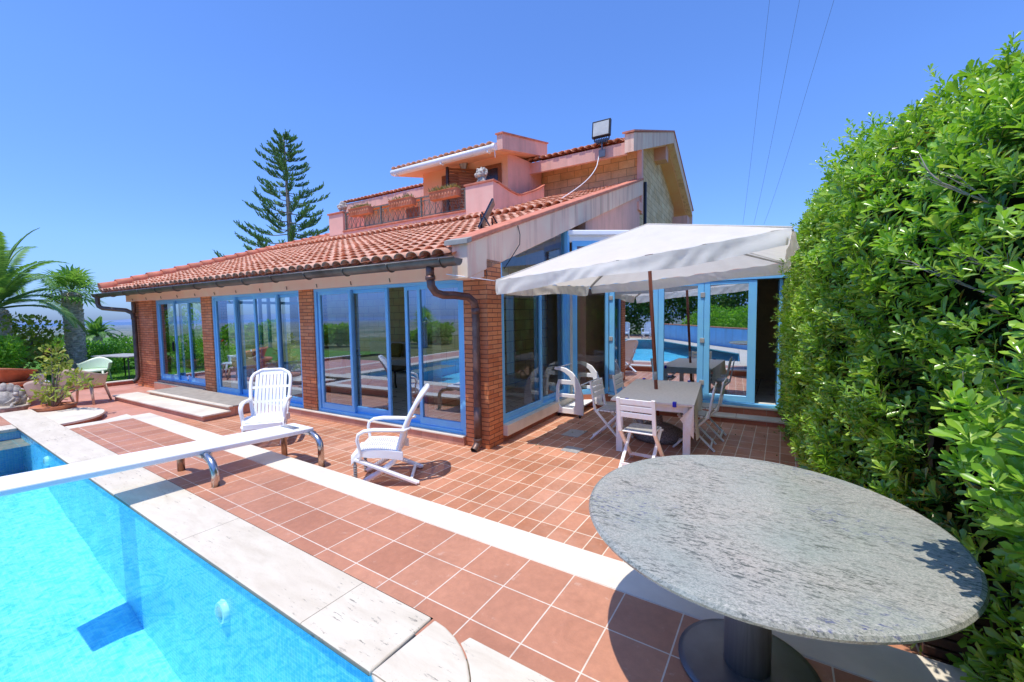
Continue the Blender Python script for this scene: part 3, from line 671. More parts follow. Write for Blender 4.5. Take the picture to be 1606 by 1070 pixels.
# --- slanted glass bay between the side wall and the door wall
A, B = Vector((.0,2.99,0)), Vector((.60,3.40,0)); dd = (B-A).normalized(); LB = (B-A).length
Mb = Matrix(((dd.x,-dd.y,0),(dd.y,dd.x,0),(0,0,1)))
def bayp(u, v, z): return A + dd*u + Vector((-dd.y,dd.x,0))*v + Vector((0,0,z))
m = MB()
m.obox(bayp(.045,.0,1.75), (.09,.08,3.0), Mb); m.obox(bayp(LB-.04,.01,1.75), (.06,.08,3.0), Mb)
m.obox(bayp(LB/2+.01,0,.29), (LB-.15,.08,.09), Mb); m.obox(bayp(LB/2+.01,0,2.40), (LB-.15,.08,.14), Mb); m.obox(bayp(LB/2+.01,0,3.20), (LB-.15,.08,.10), Mb)
m.build('bay_frame', 'blue', house)
m = MB(); P = [bayp(.09,.01,.33), bayp(LB-.07,.01,.33), bayp(LB-.07,.01,2.33), bayp(.09,.01,2.33)]; m.add(P, [(0,1,2,3)])
P = [bayp(.09,.01,2.47), bayp(LB-.07,.01,2.47), bayp(LB-.07,.01,3.15), bayp(.09,.01,3.15)]; m.add(P, [(0,1,2,3)]); m.build('bay_pane', 'glass_side', house)
m = MB(); m.obox(bayp(LB/2,.02,.13), (LB,.2,.22), Mb); m.build('bay_base', 'red_riser', house)
m = MB(); m.obox(bayp(1.05,-.02,3.40), (2.3,.16,.10), Mb); m.obox(bayp(1.05,.02,3.30), (2.25,.08,.14), Mb); m.build('awning_cassette', 'white_metal', house, bevel=.02)
m = MB(); m.prism([(-.25,3.2),(.05,3.2),(1.7,4.2),(-.25,4.2)],'z',3.44,3.48); m.build('bay_shade_sheet', 'heart', house)  # near-black sheet painting the dark gap above the awning box
# --- door wall facing the patio (y = 3.4): folding glazed doors, the last one open
YD = 3.40; ZB = .232
m = MB(); m.box(.60, 5.2, YD-.06, YD+.10, 0, .205); m.box(.5, 5.2, YD-.36, YD-.06, 0, .072); m.build('door_riser', 'red_riser', house)
m = MB(); m.box(.60, 5.2, YD-.085, YD+.11, .205, ZB); m.box(.48, 2.86, YD-.38, YD-.062, .072, .10); m.box(2.865, 5.2, YD-.375, YD-.062, .072, .10); m.build('door_threshold', 'marble', house, bevel=.005)
m = MB(); m.box(.60, 5.2, YD-.04, YD+.06, 2.375, 2.475); m.box(.60, 5.2, YD-.04, YD+.06, ZB, ZB+.05); m.build('door_head', 'blue', house, bevel=.006)
m = MB(); m.box(.60, 5.2, YD-.03, YD+.5, 2.477, 2.75); m.build('door_lintel', 'plaster_pink', house)
def door(x0, x1, name='folding_door', gl='glass_door', y=YD, par=None, fwl=.10, fwr=.10):
    z0, z1 = ZB+.055, 2.37; m = MB(); dep=.05
    m.box(x0, x0+fwl, y-dep/2, y+dep/2, z0, z1); m.box(x1-fwr, x1, y-dep/2, y+dep/2, z0, z1)
    m.box(x0+fwl, x1-fwr, y-dep/2, y+dep/2, z0, z0+.115); m.box(x0+fwl, x1-fwr, y-dep/2, y+dep/2, z1-.06, z1)
    o = m.build(name, 'blue', house, bevel=.005, seg=1)
    g = MB(); g.add([(x0+fwl,y,z0+.115),(x1-fwr,y,z0+.115),(x1-fwr,y,z1-.06),(x0+fwl,y,z1-.06)], [(0,1,2,3)]); g.build('pane', gl, o)
    return o
d1 = door(.62, 1.545, fwl=.105, fwr=.09); d2 = door(1.55, 2.32, fwl=.10, fwr=.10); d3 = door(2.325, 3.125, fwl=.095, fwr=.125)
for o, x in ((d1,.665),(d2,2.31)):
    for z in (.55, 1.30, 2.10):
        m = MB(); m.box(x-.045, x+.03, YD-.042, YD-.027, z, z+.085); m.build('hinge', 'lead', o, bevel=.006)
# the open leaf, folded into the room
m = MB(); m.box(3.44, 3.49, YD+.05, YD+.75, ZB+.06, 2.37); o = m.build('open_door', 'blue', house, bevel=.005)
m = MB(); m.box(3.50, 5.2, YD-.0, YD+.02, ZB+.06, 2.37); m.build('doorway_shade_sheet', 'heart', house)  # near-black sheet painted in for the unlit room beyond

# --- roofs: barrel tiles laid row on row
def tile_field(mb, x0, x1, y0, z0, slope, run, pitch=.22, row=.36, r=.106):
    """cover tiles and channels rising along +y from (y0,z0); run measured in plan"""
    n = int(round((x1-x0)/pitch)); c = 1/math.sqrt(1+slope*slope); rows = int(math.ceil(run/(row*c)))
    K = 7
    for i in range(n):
        xc = x0+(i+.5)*pitch+random.uniform(-.006,.006)
        for j in range(rows):
            s0 = j*row + random.uniform(-.012,.012); s1 = min(s0+row+.07, run/c)
            if s1 <= s0+.03: continue
            lift0 = .042+random.uniform(0,.010); lift1 = .004
            vs = []
            for s, lf, rr in ((s0,lift0,r),(s1,lift1,r*.90)):
                y = y0+s*c - lf*slope*c; z = z0+s*c*slope + lf
                for rad_ in (rr, rr-.013):
                    for k in range(K+1):
                        a = math.pi*k/K
                        dn = rad_*math.sin(a)*.66
                        vs.append((xc+rad_*math.cos(a), y-dn*slope*c, z+dn*c))
            q = K+1; fs = []
            for k in range(K):
                fs.append((k, k+1, 2*q+k+1, 2*q+k)); fs.append((q+k+1, q+k, k, k+1)[::-1])
                if j == 0 or True: fs.append((q+k, q+k+1, 3*q+k+1, 3*q+k)[::-1])
            mb.add(vs, fs, True)
    # channels (one shallow trough per gap, broken into rows)
    for i in range(n+1):
        xc = x0+i*pitch
        for j in range(rows):
            s0 = j*row+.05; s1 = min(s0+row+.05, run/c)
            if s1 <= s0: continue
            vs = []
            for s, lf in ((s0,.022),(s1,.004)):
                y = y0+s*c; z = z0+s*c*slope+lf
                for k in range(5):
                    a = math.pi*(1+k/4); vs.append((xc+.075*math.cos(a), y, z+.02+.03*math.sin(a)))
            mb.add(vs, [(k,k+1,6+k,5+k) for k in range(4)], True)
YE, ZE = -.56, 2.575
def rz(y): return ZE + SL*(y-YE)
YT = 4.8
m = MB()
tile_field(m, -12.12, -.34, YE, ZE, SL, 4.15-YE)
m.build('tiled_roof', 'rooftile', house)
m = MB()   # upper courses, laid 5 cm higher
tile_field(m, -12.12, -.34, 4.05, rz(4.05)+.085, SL, .80)
tile_field(m, -12.12, -9.76, 4.82, rz(4.82)+.05, SL, 8.72-4.82)
tile_field(m, -2.94, -.30, 4.82, rz(4.82)+.05, SL, 8.72-4.82)
m.build('tiled_roof', 'rooftile', house)
m = MB()
def slab(x0, x1, y0, y1, up_=0., t=.16):
    m.prism([(y0,rz(y0)-.005+up_),(y1,rz(y1)-.005+up_),(y1,rz(y1)-t),(y0,rz(y0)-t)], 'x', x0, x1)
slab(-12.15, -.26, -.50, YT, 0, .07); slab(-12.15, -9.78, YT+.002, 8.7); slab(-2.93, -.26, YT+.002, 8.7)
m.build('roof_deck', 'under', house)
# left verge with its raised ridge tiles
m = MB(); m.prism([(-.5,rz(-.5)-.12),(8.9,rz(8.9)-.12),(8.9,rz(8.9)+.13),(-.5,rz(-.5)+.13)], 'x', -12.32, -12.14); m.build('verge', 'plaster_front', house)
m = MB()
for j in range(27):
    y = -.55+j*.35
    m.tube([(-12.23,y,rz(y)+.15),(-12.23,y+.40,rz(y+.40)+.12)], [.125,.108], 12, True, True)
m.build('verge_tile', 'cap', house)
# --- gutter with brackets, downpipes
m = MB(); K = 8; gr = .085; gx0, gx1 = -12.25, .03
for (ra, sgn) in ((gr,1),(gr-.006,-1)):
    vs = [(x, -.645+ra*math.cos(math.pi+math.pi*k/K), 2.535+ra*1.05*math.sin(math.pi+math.pi*k/K)) for x in (gx0,gx1) for k in range(K+1)]
    fs = [(k,k+1,K+2+k,K+1+k) if sgn>0 else (K+1+k,K+2+k,k+1,k) for k in range(K)]
    m.add(vs, fs, True)
for x in (gx0, gx1):
    m.add([(x,-.645+gr*math.cos(math.pi+math.pi*k/K),2.535+gr*1.05*math.sin(math.pi+math.pi*k/K)) for k in range(K+1)], [tuple(range(K+1))])
m.tube([(gx0,-.645-gr,2.537),(gx1,-.645-gr,2.537)], .011, 6)
m.build('gutter', 'gutter', house)
for i in range(14):
    x = -11.9+i*.90
    m = MB(); pts = [(x,-.645+(gr+.006)*math.cos(math.pi+math.pi*k/10),2.535+(gr+.006)*1.05*math.sin(math.pi+math.pi*k/10)) for k in range(11)]
    m.tube(pts, .010, 5); m.build('gutter_bracket', 'gutter', house)
    m = MB(); m.bar((x+.25,-.06,2.37),(x+.25,-.075,2.43),.010,.010); m.build('hook', 'gutter', house)
m = MB(); xp = -.125
m.tube([(-.42,-.645,2.46),(-.42,-.645,2.34)], [.052,.052], 14); m.tube([(-.42,-.645,2.345),(-.42,-.645,2.30)], .062, 14)
m.tube([(-.42,-.645,2.33),(-.42,-.63,2.22),(-.40,-.57,2.14),(-.36,-.48,2.11),(-.28,-.34,2.11),(-.18,-.18,2.09),(xp-.01,-.105,2.02),(xp,-.09,1.90)], .052, 14)
m.tube([(xp,-.09,1.95),(xp,-.09,.16),(xp,-.10,.10),(xp+.0,-.16,.045),(xp,-.20,.02)], .050, 14, cap=False)
m.tube([(xp,-.09,1.86),(xp,-.09,1.94)], .058, 14); m.tube([(xp,-.09,.16),(xp,-.09,.60)], .0535, 14); m.tube([(xp,-.09,.10),(xp,-.10,.17)], .057, 14)
m.build('downpipe', 'pipe', house)
m = MB(); xq = -11.55
m.tube([(-12.12,-.645,2.46),(-12.12,-.645,2.30),(-12.10,-.63,2.22),(-12.04,-.58,2.17),(-11.90,-.40,2.14),(-11.70,-.20,2.11),(xq-.02,-.11,2.03),(xq,-.09,1.9),(xq,-.09,.30),(xq,-.12,.22),(xq-.0,-.2,.16)], .055, 14, cap=False)
m.tube([(xq+.03,-.09,2.02),(xq+.03,-.09,2.33)], .05, 12)
m.tube([(xq,-.09,1.86),(xq,-.09,1.94)], .063, 14); m.build('downpipe', 'gutter', house)

# --- roof terrace
m = MB(); m.box(-9.76, -2.95, YT, 8.7, 3.9, 4.66); m.build('terrace_slab', 'plaster_front', house)
m = MB(); m.box(-9.0, -3.86, YT-.02, YT+.16, 4.35, 4.70); m.build('terrace_kerb', 'plaster_front', house)
m = MB(); m.box(-9.0, -3.86, YT-.06, YT+.2, 4.702, 4.745); m.build('terrace_coping', 'cap', house, bevel=.008)
ys = np.linspace(YT, 7.85, 26)
def curve(y):
    t = (y-YT)/3.05
    return 5.37 - .07*math.sin(math.pi*min(1,max(0,(t-.08)/.55))) + .64*max(0,(t-.42)/.58)**1.5
m = MB()
for a, b in zip(ys[:-1], ys[1:]): m.prism([(a,4.3),(b,4.3),(b,curve(b)),(a,curve(a))], 'x', -3.10, -2.95)
m.box(-3.86, -3.102, YT, YT+.18, 4.3, 5.37); m.box(-3.86,-3.70,YT+.18,YT+.9,4.3,5.37); m.build('terrace_parapet', 'plaster_pink', house)
m = MB(); m.prism([(YT-.015,4.4),(YT-.002,4.4),(YT-.002,5.37),(YT-.015,5.37)], 'x', -3.86, -2.952); m.build('parapet_lit_front', 'plaster_front', house)  # sunlit front painted on as a lighter plaster sheet
m = MB(); m.box(-3.90, -2.915, YT-.045, YT+.22, 5.372, 5.42)
for a, b in zip(ys[1:-1], ys[2:]):
    m.prism([(a,curve(a)+.002),(b,curve(b)+.002),(b,curve(b)+.05),(a,curve(a)+.05)], 'x', -3.16, -2.915)
m.build('parapet_coping', 'cap', house, bevel=.006)
m = MB(); m.box(-9.76, -9.03, YT, YT+.9, 4.3, 5.36); m.build('terrace_parapet', 'plaster_front', house)
m = MB(); m.box(-9.81, -8.99, YT-.04, YT+.95, 5.362, 5.41); m.build('parapet_coping', 'cap', house, bevel=.008)
# railing
m = MB(); y = YT+.06; zt, zb_ = 5.33, 4.80
m.box(-9.0, -3.87, y-.025, y+.025, zt, zt+.03); m.box(-9.0, -3.87, y-.012, y+.012, zt-.10, zt-.08); m.box(-9.0, -3.87, y-.012, y+.012, zb_, zb_+.02)
for x in (-8.95, -7.25, -5.55, -3.92): m.box(x-.022, x+.022, y-.022, y+.022, 4.745, zt)
m.build('railing', 'rail', house)
m = MB(); x = -8.88
while x < -4.05:
    for s in (-1, 1):
        pts = [(x+.10+s*(.085*math.cos(math.pi*t)), y, zb_+.03+t*(zt-.10-zb_-.04)) for t in np.linspace(0,1,9)]
        m.tube(pts, .008, 4)
    m.bar((x,y,zb_+.02),(x,y,zt-.09),.012,.012); x += .215
m.build('railing_scroll', 'rail', house)
# --- dormer room on the terrace
YW = 6.4; DX0, DX1 = -6.82, -3.45
m = MB(); m.prism([(YW,4.6),(8.68,4.6),(8.68,6.95),(YW,6.72)], 'x', DX0, DX1); m.build('dormer_wall', 'plaster_pink', house)
m = MB(); m.prism([(YW-.02,4.6),(YW-.003,4.6),(YW-.003,6.70),(YW-.02,6.70)], 'x', DX0, DX1-.002); m.build('dormer_front', 'plaster_orange', house)
zs = lambda y: 6.46+.235*(y-5.52)      # underside of the dormer roof
m = MB(); m.prism([(5.52,zs(5.52)),(8.6,zs(8.6)),(8.6,zs(8.6)+.16),(5.52,zs(5.52)+.16)], 'x', -7.35, -3.27); m.build('dormer_soffit', 'plaster_orange', house)
m = MB(); m.prism([(5.50,zs(5.50)),(8.38,zs(8.38)),(8.38,zs(8.38)+.42),(5.50,zs(5.50)+.42)], 'x', -3.265, -3.08); m.build('dormer_parapet', 'plaster_pink', house)
m = MB(); m.prism([(5.46,zs(5.46)+.422),(8.42,zs(8.42)+.422),(8.42,zs(8.42)+.465),(5.46,zs(5.46)+.465)], 'x', -3.30, -3.05); m.build('dormer_cap', 'cap', house)
m = MB(); tile_field(m, -7.35, -3.29, 5.46, zs(5.46)+.17, .235, 3.0); m.build('dormer_tiles', 'rooftile', house)
m = MB(); m.tube([(-7.30,5.42,zs(5.42)+.09),(-3.36,5.42,zs(5.42)+.09)], .085, 16); m.box(-7.30,-3.36,5.44,5.53,zs(5.4)+.02,zs(5.4)+.16)
for x in (-7.1,-5.2,-3.5): m.box(x-.02,x+.02,5.36,5.5,zs(5.4)-.03,zs(5.4)+.03)
aw = m.build('rolled_awning', 'white_metal', house)
m = MB(); m.tube([(-3.36,5.42,zs(5.42)+.09),(-3.25,5.42,zs(5.42)+.09)], .10, 14); m.tube([(-3.28,5.40,zs(5.4)),(-3.27,5.40,zs(5.4)-.14),(-3.26,5.39,zs(5.4)-.22)], .010, 5); m.build('awning_motor', 'white_metal', aw)
# terrace doors and shutters
m = MB(); m.box(-5.98,-5.30,YW-.055,YW-.025,4.66,6.44); m.box(-4.55,-3.66,YW-.055,YW-.025,4.66,6.44); sh = m.build('terrace_door', 'shutter', house)
m = MB(); m.box(-4.40,-3.78,YW-.065,YW-.057,4.8,6.32); m.build('pane', 'screen', sh)
m = MB()
for k in range(18): m.box(-5.9,-5.38,YW-.072,YW-.056,4.85+k*.087,4.90+k*.087)
m.build('louvre', 'shutter', sh)
# an open shutter standing out from the wall
m = MB(); m.bar((-5.27,YW-.62,4.70),(-5.27,YW-.62,6.42),.05,.05); m.bar((-4.62,YW-.03,4.70),(-4.62,YW-.03,6.42),.05,.05)
for k in range(20): m.bar((-5.27,YW-.62,4.74+k*.087),(-4.62,YW-.03,4.74+k*.087),.035,.06)
m.build('open_shutter', 'shutter', house)
m = MB(); m.box(-5.31,-5.23,YW-.66,YW-.58,4.68,6.44); m.build('shutter_edge', 'dark_wood', house)
# --- upper storey: stone front, gable end, eaves
m = MB(); m.box(DX1+.0, -.06, 8.72, 8.95, 5.3, 7.3); m.build('upper_wall', 'stone', house)
m = MB(); m.box(-12.5, DX0, 8.42, 8.497, 4.6, 6.9); m.build('upper_left_wall', 'plaster_orange', house)
m = MB(); m.box(-9.6,-8.9,8.38,8.418,4.7,6.3); m.build('upper_shutter', 'shutter', house)
YF = 7.8; ZF = 6.47
def uz(y): return ZF+.02+.372*(y-YF)
m = MB(); m.prism([(YF,ZF),(YF,ZF+.34),(YF+.12,ZF+.36),(YF+.12,ZF)], 'x', -12.95, -.26); m.build('upper_fascia', 'plaster_pink', house)
m = MB(); m.prism([(YF+.121,ZF+.1),(14.0,uz(14.0)-.05),(14.0,uz(14.0)+.22),(YF+.121,ZF+.33)], 'x', -12.95, -.26)
m.prism([(14.005,uz(14)-.05),(19.8,uz(14)-.05-5.8*.323),(19.8,uz(14)+.22-5.8*.323),(14.005,uz(14)+.22)], 'x', -12.95, -.26); m.build('upper_soffit', 'plaster_orange', house)  # orange bounce glow painted as the soffit's colour
m = MB(); tile_field(m, -12.95, -.30, YF-.03, ZF+.37, .372, 1.4); m.build('upper_tiles', 'rooftile', house)
# gable end beams
yf, yr, ybk = 7.62, 14.04, 19.86
m = MB()
m.prism([(yf,6.44),(yr,6.44+.372*(yr-yf)),(yr,9.26),(yf,6.96)], 'x', -.26, 0)
m.prism([(yr+.003,6.44+.372*(yr-yf)),(ybk,6.44+.372*(yr-yf)-.323*(ybk-yr)),(ybk,9.26-.323*(ybk-yr)),(yr+.003,9.26)], 'x', -.26, 0)
m.box(-.26,-.02,ybk+.003,ybk+.25,6.5,7.1)
m.build('upper_gable_beam', 'beam', house)
m = MB()
m.prism([(yf-.05,6.965),(yr,9.265),(yr,9.325),(yf-.05,7.02)], 'x', -.32, .03); m.prism([(yr+.002,9.265),(ybk+.3,9.265-.323*(ybk+.3-yr)),(ybk+.3,9.325-.323*(ybk+.3-yr)),(yr+.002,9.325)], 'x', -.32, .03)
m.build('upper_cap', 'cap', house)
m = MB(); m.box(-.155, -.005, 8.62, 8.80, 4.9, 6.85); m.box(-.25,-.001,8.3,8.72,4.95,5.2); m.build('gable_post', 'plaster_pink', house)
m = MB(); m.prism([(8.96,2.5),(18.5,2.5),(18.5,7.75),(14.0,9.0),(8.96,6.95)], 'x', -.95, -.72); m.build('gable_end_wall', 'stone', house)
m = MB(); m.box(-.72,-.02,18.2,19.0,2.5,6.7); m.build('gable_pillar', 'plaster_pink', house)
m = MB(); m.box(-.72,-.26,13.75,14.3,8.15,8.75); m.build('gable_bracket', 'plaster_pink', house)
m = MB(); m.tube([(.03,8.9,3.0),(.03,8.9,5.9)], .05, 10); m.build('side_pipe', 'black', house)
m = MB(); m.box(XL, -.8, 18.4, 18.6, 0, 7.2); m.box(XL,XL+.2,8.7,18.4,0,7); m.build('rear_wall', 'plaster_pink', house)
# ------------------------------------------------------------------ things on and about the roof
def hthing(name, x, y, z, label, cat, group=None, rz=0): return thing(name, hw(x,y,z), TH+rz, label, cat, group)
t = hthing('floodlight', -.95, 7.72, 6.60, 'square floodlight with black rim on the upper roof edge', 'floodlight')
m = MB(); m.box(-.10,.10,-.06,-.02,-.12,.10); m.build('junction_box', 'grey_metal', t, bevel=.01)
m = MB(); m.bar((0,-.04,.08),(0,-.04,.36),.04,.04); m.bar((-.22,-.06,.36),(.22,-.06,.36),.03,.05); m.bar((-.22,-.06,.36),(-.22,-.06,.50),.03,.04); m.bar((.22,-.06,.36),(.22,-.06,.50),.03,.04)
for k in range(7): m.box(-.17+k*.052,-.155+k*.052,-.09,.06,.29,.42)
m.build('bracket', 'grey_metal', t)
Mt = Matrix.Rotation(R(-8),3,'X')
m = MB(); m.obox((0,-.08,.68),(.56,.10,.50),Mt); m.build('housing', 'black', t, bevel=.012)
m = MB(); m.obox((0,-.14,.675),(.47,.02,.41),Mt); m.build('lens', 'floodglass', t)
m = MB(); pts = []
for q in np.linspace(0,1,24):
    y = 7.70-q*2.2; pts.append(hw(-1.05-.25*math.sin(q*2.2)-.1*q, y+.0, 6.55-(6.55-(rz(5.5)+.14))*(q**.55)-.0))
m.tube(pts, .012, 6); tag(m.build('white_cable', 'white_plastic'), 'white cable hanging from the floodlight to the roof tiles', 'cable')
t = hthing('solar_panel', -.62, .95, rz(.95)+.07, 'small black solar panel tilted on thin legs on the roof edge', 'solar panel')
Mp = Matrix.Rotation(R(29),3,'Z') @ Matrix.Rotation(R(-62),3,'Y')
m = MB(); m.obox((.0,0,.26),(.50,.36,.03),Mp); m.build('panel', 'screen', t, bevel=.006)
m = MB(); m.obox((.02,-.012,.252),(.49,.35,.01),Mp); m.build('panel_frame', 'grey_metal', t)
for y in (-.16,.16):
    m = MB(); m.bar((.02,y,.28),(.22,y,-.04),.018,.018); m.bar((.0,y,.25),(.02,y,-.04),.018,.018); m.build('leg', 'black', t)
m = MB(); m.tube([hw(.005,.86,rz(.9)+.1),hw(.045,.85,rz(.85)-.02),hw(.045,.84,2.9),hw(.03,.55,2.62),hw(.02,.42,2.5)], .007, 5); tag(m.build('black_cable', 'black'), 'thin black cable running down the gable beam from the solar panel', 'cable')
t = hthing('wall_lantern', -4.95, YW-.22, 6.36, 'old green metal lantern hanging above the terrace shutter', 'lantern')
m = MB(); m.lathe([(.05,0),(.085,.03),(.13,.25),(.15,.27)], n=6, smooth=False); m.build('glass_cage', 'floodglass', t)
m = MB(); m.lathe([(.16,.27),(.13,.33),(.05,.41),(.015,.46)], n=6, smooth=False); m.tube([(0,0,.45),(0,.05,.50),(0,.2,.50)], .012, 6)
for k in range(6): a=k*math.pi/3; m.bar((.075*math.cos(a),.075*math.sin(a),.02),(.14*math.cos(a),.14*math.sin(a),.26),.016,.016)
m.build('cage_frame', 'rail', t)
def bust(x, y, z, s, rz, lab, grp):
    t = hthing('lion_head', x, y, z, lab, 'lion head', grp, rz)
    m = MB(); m.lathe([(.16,0),(.15,.05),(.11,.08),(.12,.14)], n=16); m.ball((0,0,.26), .155, 8, 1, .95, 1.05, .05)
    m.ball((0,-.13,.20), .075, 6, 1.05, 1.0, .8); m.ball((-.06,-.125,.29),.03,4); m.ball((.06,-.125,.29),.03,4)
    for k in range(26):
        a = random.uniform(-.3,math.pi+.3); r_ = random.uniform(.12,.17); m.ball((r_*math.cos(a)*1.08, random.uniform(-.07,.08), .25+r_*math.sin(a)), random.uniform(.035,.055), 4, 1, 1, 1, .15)
    m.build('head', 'limestone', t); m = MB(); m.ball((0,-.185,.185),.035,5,1,.5,.6); m.build('mouth', 'int_dark', t)
    t.scale = (s,s,s); return t
bust(-3.40, YT+.12, 5.42, .95, 0, 'carved stone lion head on the terrace wall near the open shutter', 'stone lion heads')
bust(-9.40, YT+.3, 5.41, .95, 0, 'carved stone lion head on the small far corner wall of the terrace', 'stone lion heads')
def flower_box(x, L, lab, plantmat, dens):
    t = hthing('flower_box', x, YT-.05, 5.14, lab, 'flower box', 'flower boxes hung on the terrace railing')
    m = MB(); n = 14
    for (a,b) in ((1.,.0),):
        prof = [(-.10,.0),(-.125,.20),(-.145,.205),(-.145,.225),(.12,.225),(.12,.205),(.10,.20),(.09,.0)]
        m.prism(prof, 'x', -L/2, L/2)
    o = m.build('box', 'terracotta', t, bevel=.012)
    m = MB()
    for k in range(9):
        m.ball((-L/2+(k+.5)*L/9,-.122,.10),.035,4,1,.3,1.4)
    m.build('relief', 'terracotta', o)
    P = RNG.uniform([-L/2+.03,-.1,.2],[L/2-.03,.08,.22],(dens,3)); D = norm(RNG.normal(size=(dens,3))*[.8,.8,.3]+[0,-.2,.9])
    leafmesh('plant', plantmat, quick_leaves(P, D, RNG.uniform(.08,.2,dens), RNG.uniform(.008,.02,dens)), QF, t)
flower_box(-8.05, .95, 'terracotta flower box with grey green plants, railing end by the small corner wall', 'dry_plant', 260)
flower_box(-6.20, .95, 'terracotta flower box with pale dry stems, middle of the railing', 'dry_plant', 120)
flower_box(-4.55, .98, 'terracotta flower box full of straw coloured grass next to the lion head wall', 'dry_plant', 420)

# overhead wires
def ray(px, py):
    x, y = (px-803)/654.18, -(py-535)/654.18
    return rv*x + uv_*y + Fv
for k, (a, b, lab) in enumerate((((1214,-60),(1165,352),'thin overhead wire, the one closest to the roof'),((1266,-60),(1182,352),'thin overhead wire, middle one of three'),((1326,-60),(1198,352),'thin overhead wire, the one closest to the hedge'))):
    da, db = ray(*a), ray(*b)
    pa = Vector((0,0,1.85))+da*(16/da.y); pb = Vector((0,0,1.85))+db*(75/db.y)
    m = MB(); n = 24
    m.tube([pa.lerp(pb, (i/n)) + Vector((0,0,-.5*math.sin(math.pi*i/n))) for i in range(n+1)], [.0045+.013*i/n for i in range(n+1)], 5)
    tag(m.build('overhead_wire', 'grey_metal'), lab, 'wire', 'overhead wires')

# ------------------------------------------------------------------ granite table
TX, TY, TR = -.104, 2.16, (.80, .77)
t = thing('granite_table', (TX,TY,DZ+.004), 0, 'round grey granite table on a dark steel pedestal beside the hedge', 'table')
m = MB(); th = .038; zt = .765
rx, ry = .725, .775
prof = [(.01,zt-th),(.97,zt-th),(.992,zt-th+.006),(1.,zt-th*.5),(.992,zt-.006),(.975,zt),(.01,zt)]
m.lathe([(r_,z) for r_,z in prof], n=96, smooth=False, sx=rx, sy=ry); top = m.build('table_top', 'granite', t)
m = MB(); m.lathe([(.098,.012),(.098,.735)], n=40); m.lathe([(.16,.715),(.16,.735)], n=32); m.build('pedestal', 'steel_dark' if 'steel_dark' in MT else 'grey_metal', t)
m = MB(); m.lathe([(.30,0),(.30,.008),(.27,.016),(.09,.02)], n=48); m.build('base', 'grey_metal', t)

# ------------------------------------------------------------------ diving board
t = thing('diving_board', (-5.15,0,0), 0, 'white diving board on bent steel legs over the pool edge', 'diving board')
zb = lambda y: .465 + (2.98-y)*.046
m = MB(); ya, yb2 = .42, 2.98; n = 14
for i in range(n):
    y0, y1 = ya+(yb2-ya)*i/n, ya+(yb2-ya)*(i+1)/n
    for k in range(1): pass
vs = []; 
for i in range(n+1):
    y = ya+(yb2-ya)*i/n; z = zb(y)
    vs += [(-.225,y,z-.055),(.225,y,z-.055),(.225,y,z),(-.225,y,z)]
fs = [(0,1,2,3),(n*4+3,n*4+2,n*4+1,n*4)]
for i in range(n):
    for k in range(4): fs.append((i*4+k, (i+1)*4+k, (i+1)*4+(k+1)%4, i*4+(k+1)%4))
m.add(vs, fs); m.build('board', 'white_plastic', t, bevel=.012)
m = MB(); m.box(-.15,.15,2.76,2.84,zb(2.8)-.0,zb(2.8)+.012); m.build('clamp_plate', 'steel', t, bevel=.004)
for yl, base in ((1.80,DZ),(2.94,0.)):
    for s in (-1, 1):
        m = MB(); z0 = zb(yl)-.062
        pts = [(s*.12,yl,z0),(s*.24,yl,z0-.005)] + [(s*(.27+.15*math.sin(a)),yl,z0-.02-.15*(1-math.cos(a))) for a in np.linspace(.15,math.pi/2,7)] + [(s*.42,yl,base+.0)]
        m.tube(pts, .036, 14); m.box(s*.04,s*.26,yl-.05,yl+.05,z0-.015,z0+.012)
        m.build('leg', 'steel' if s>0 else 'rust_steel', t)

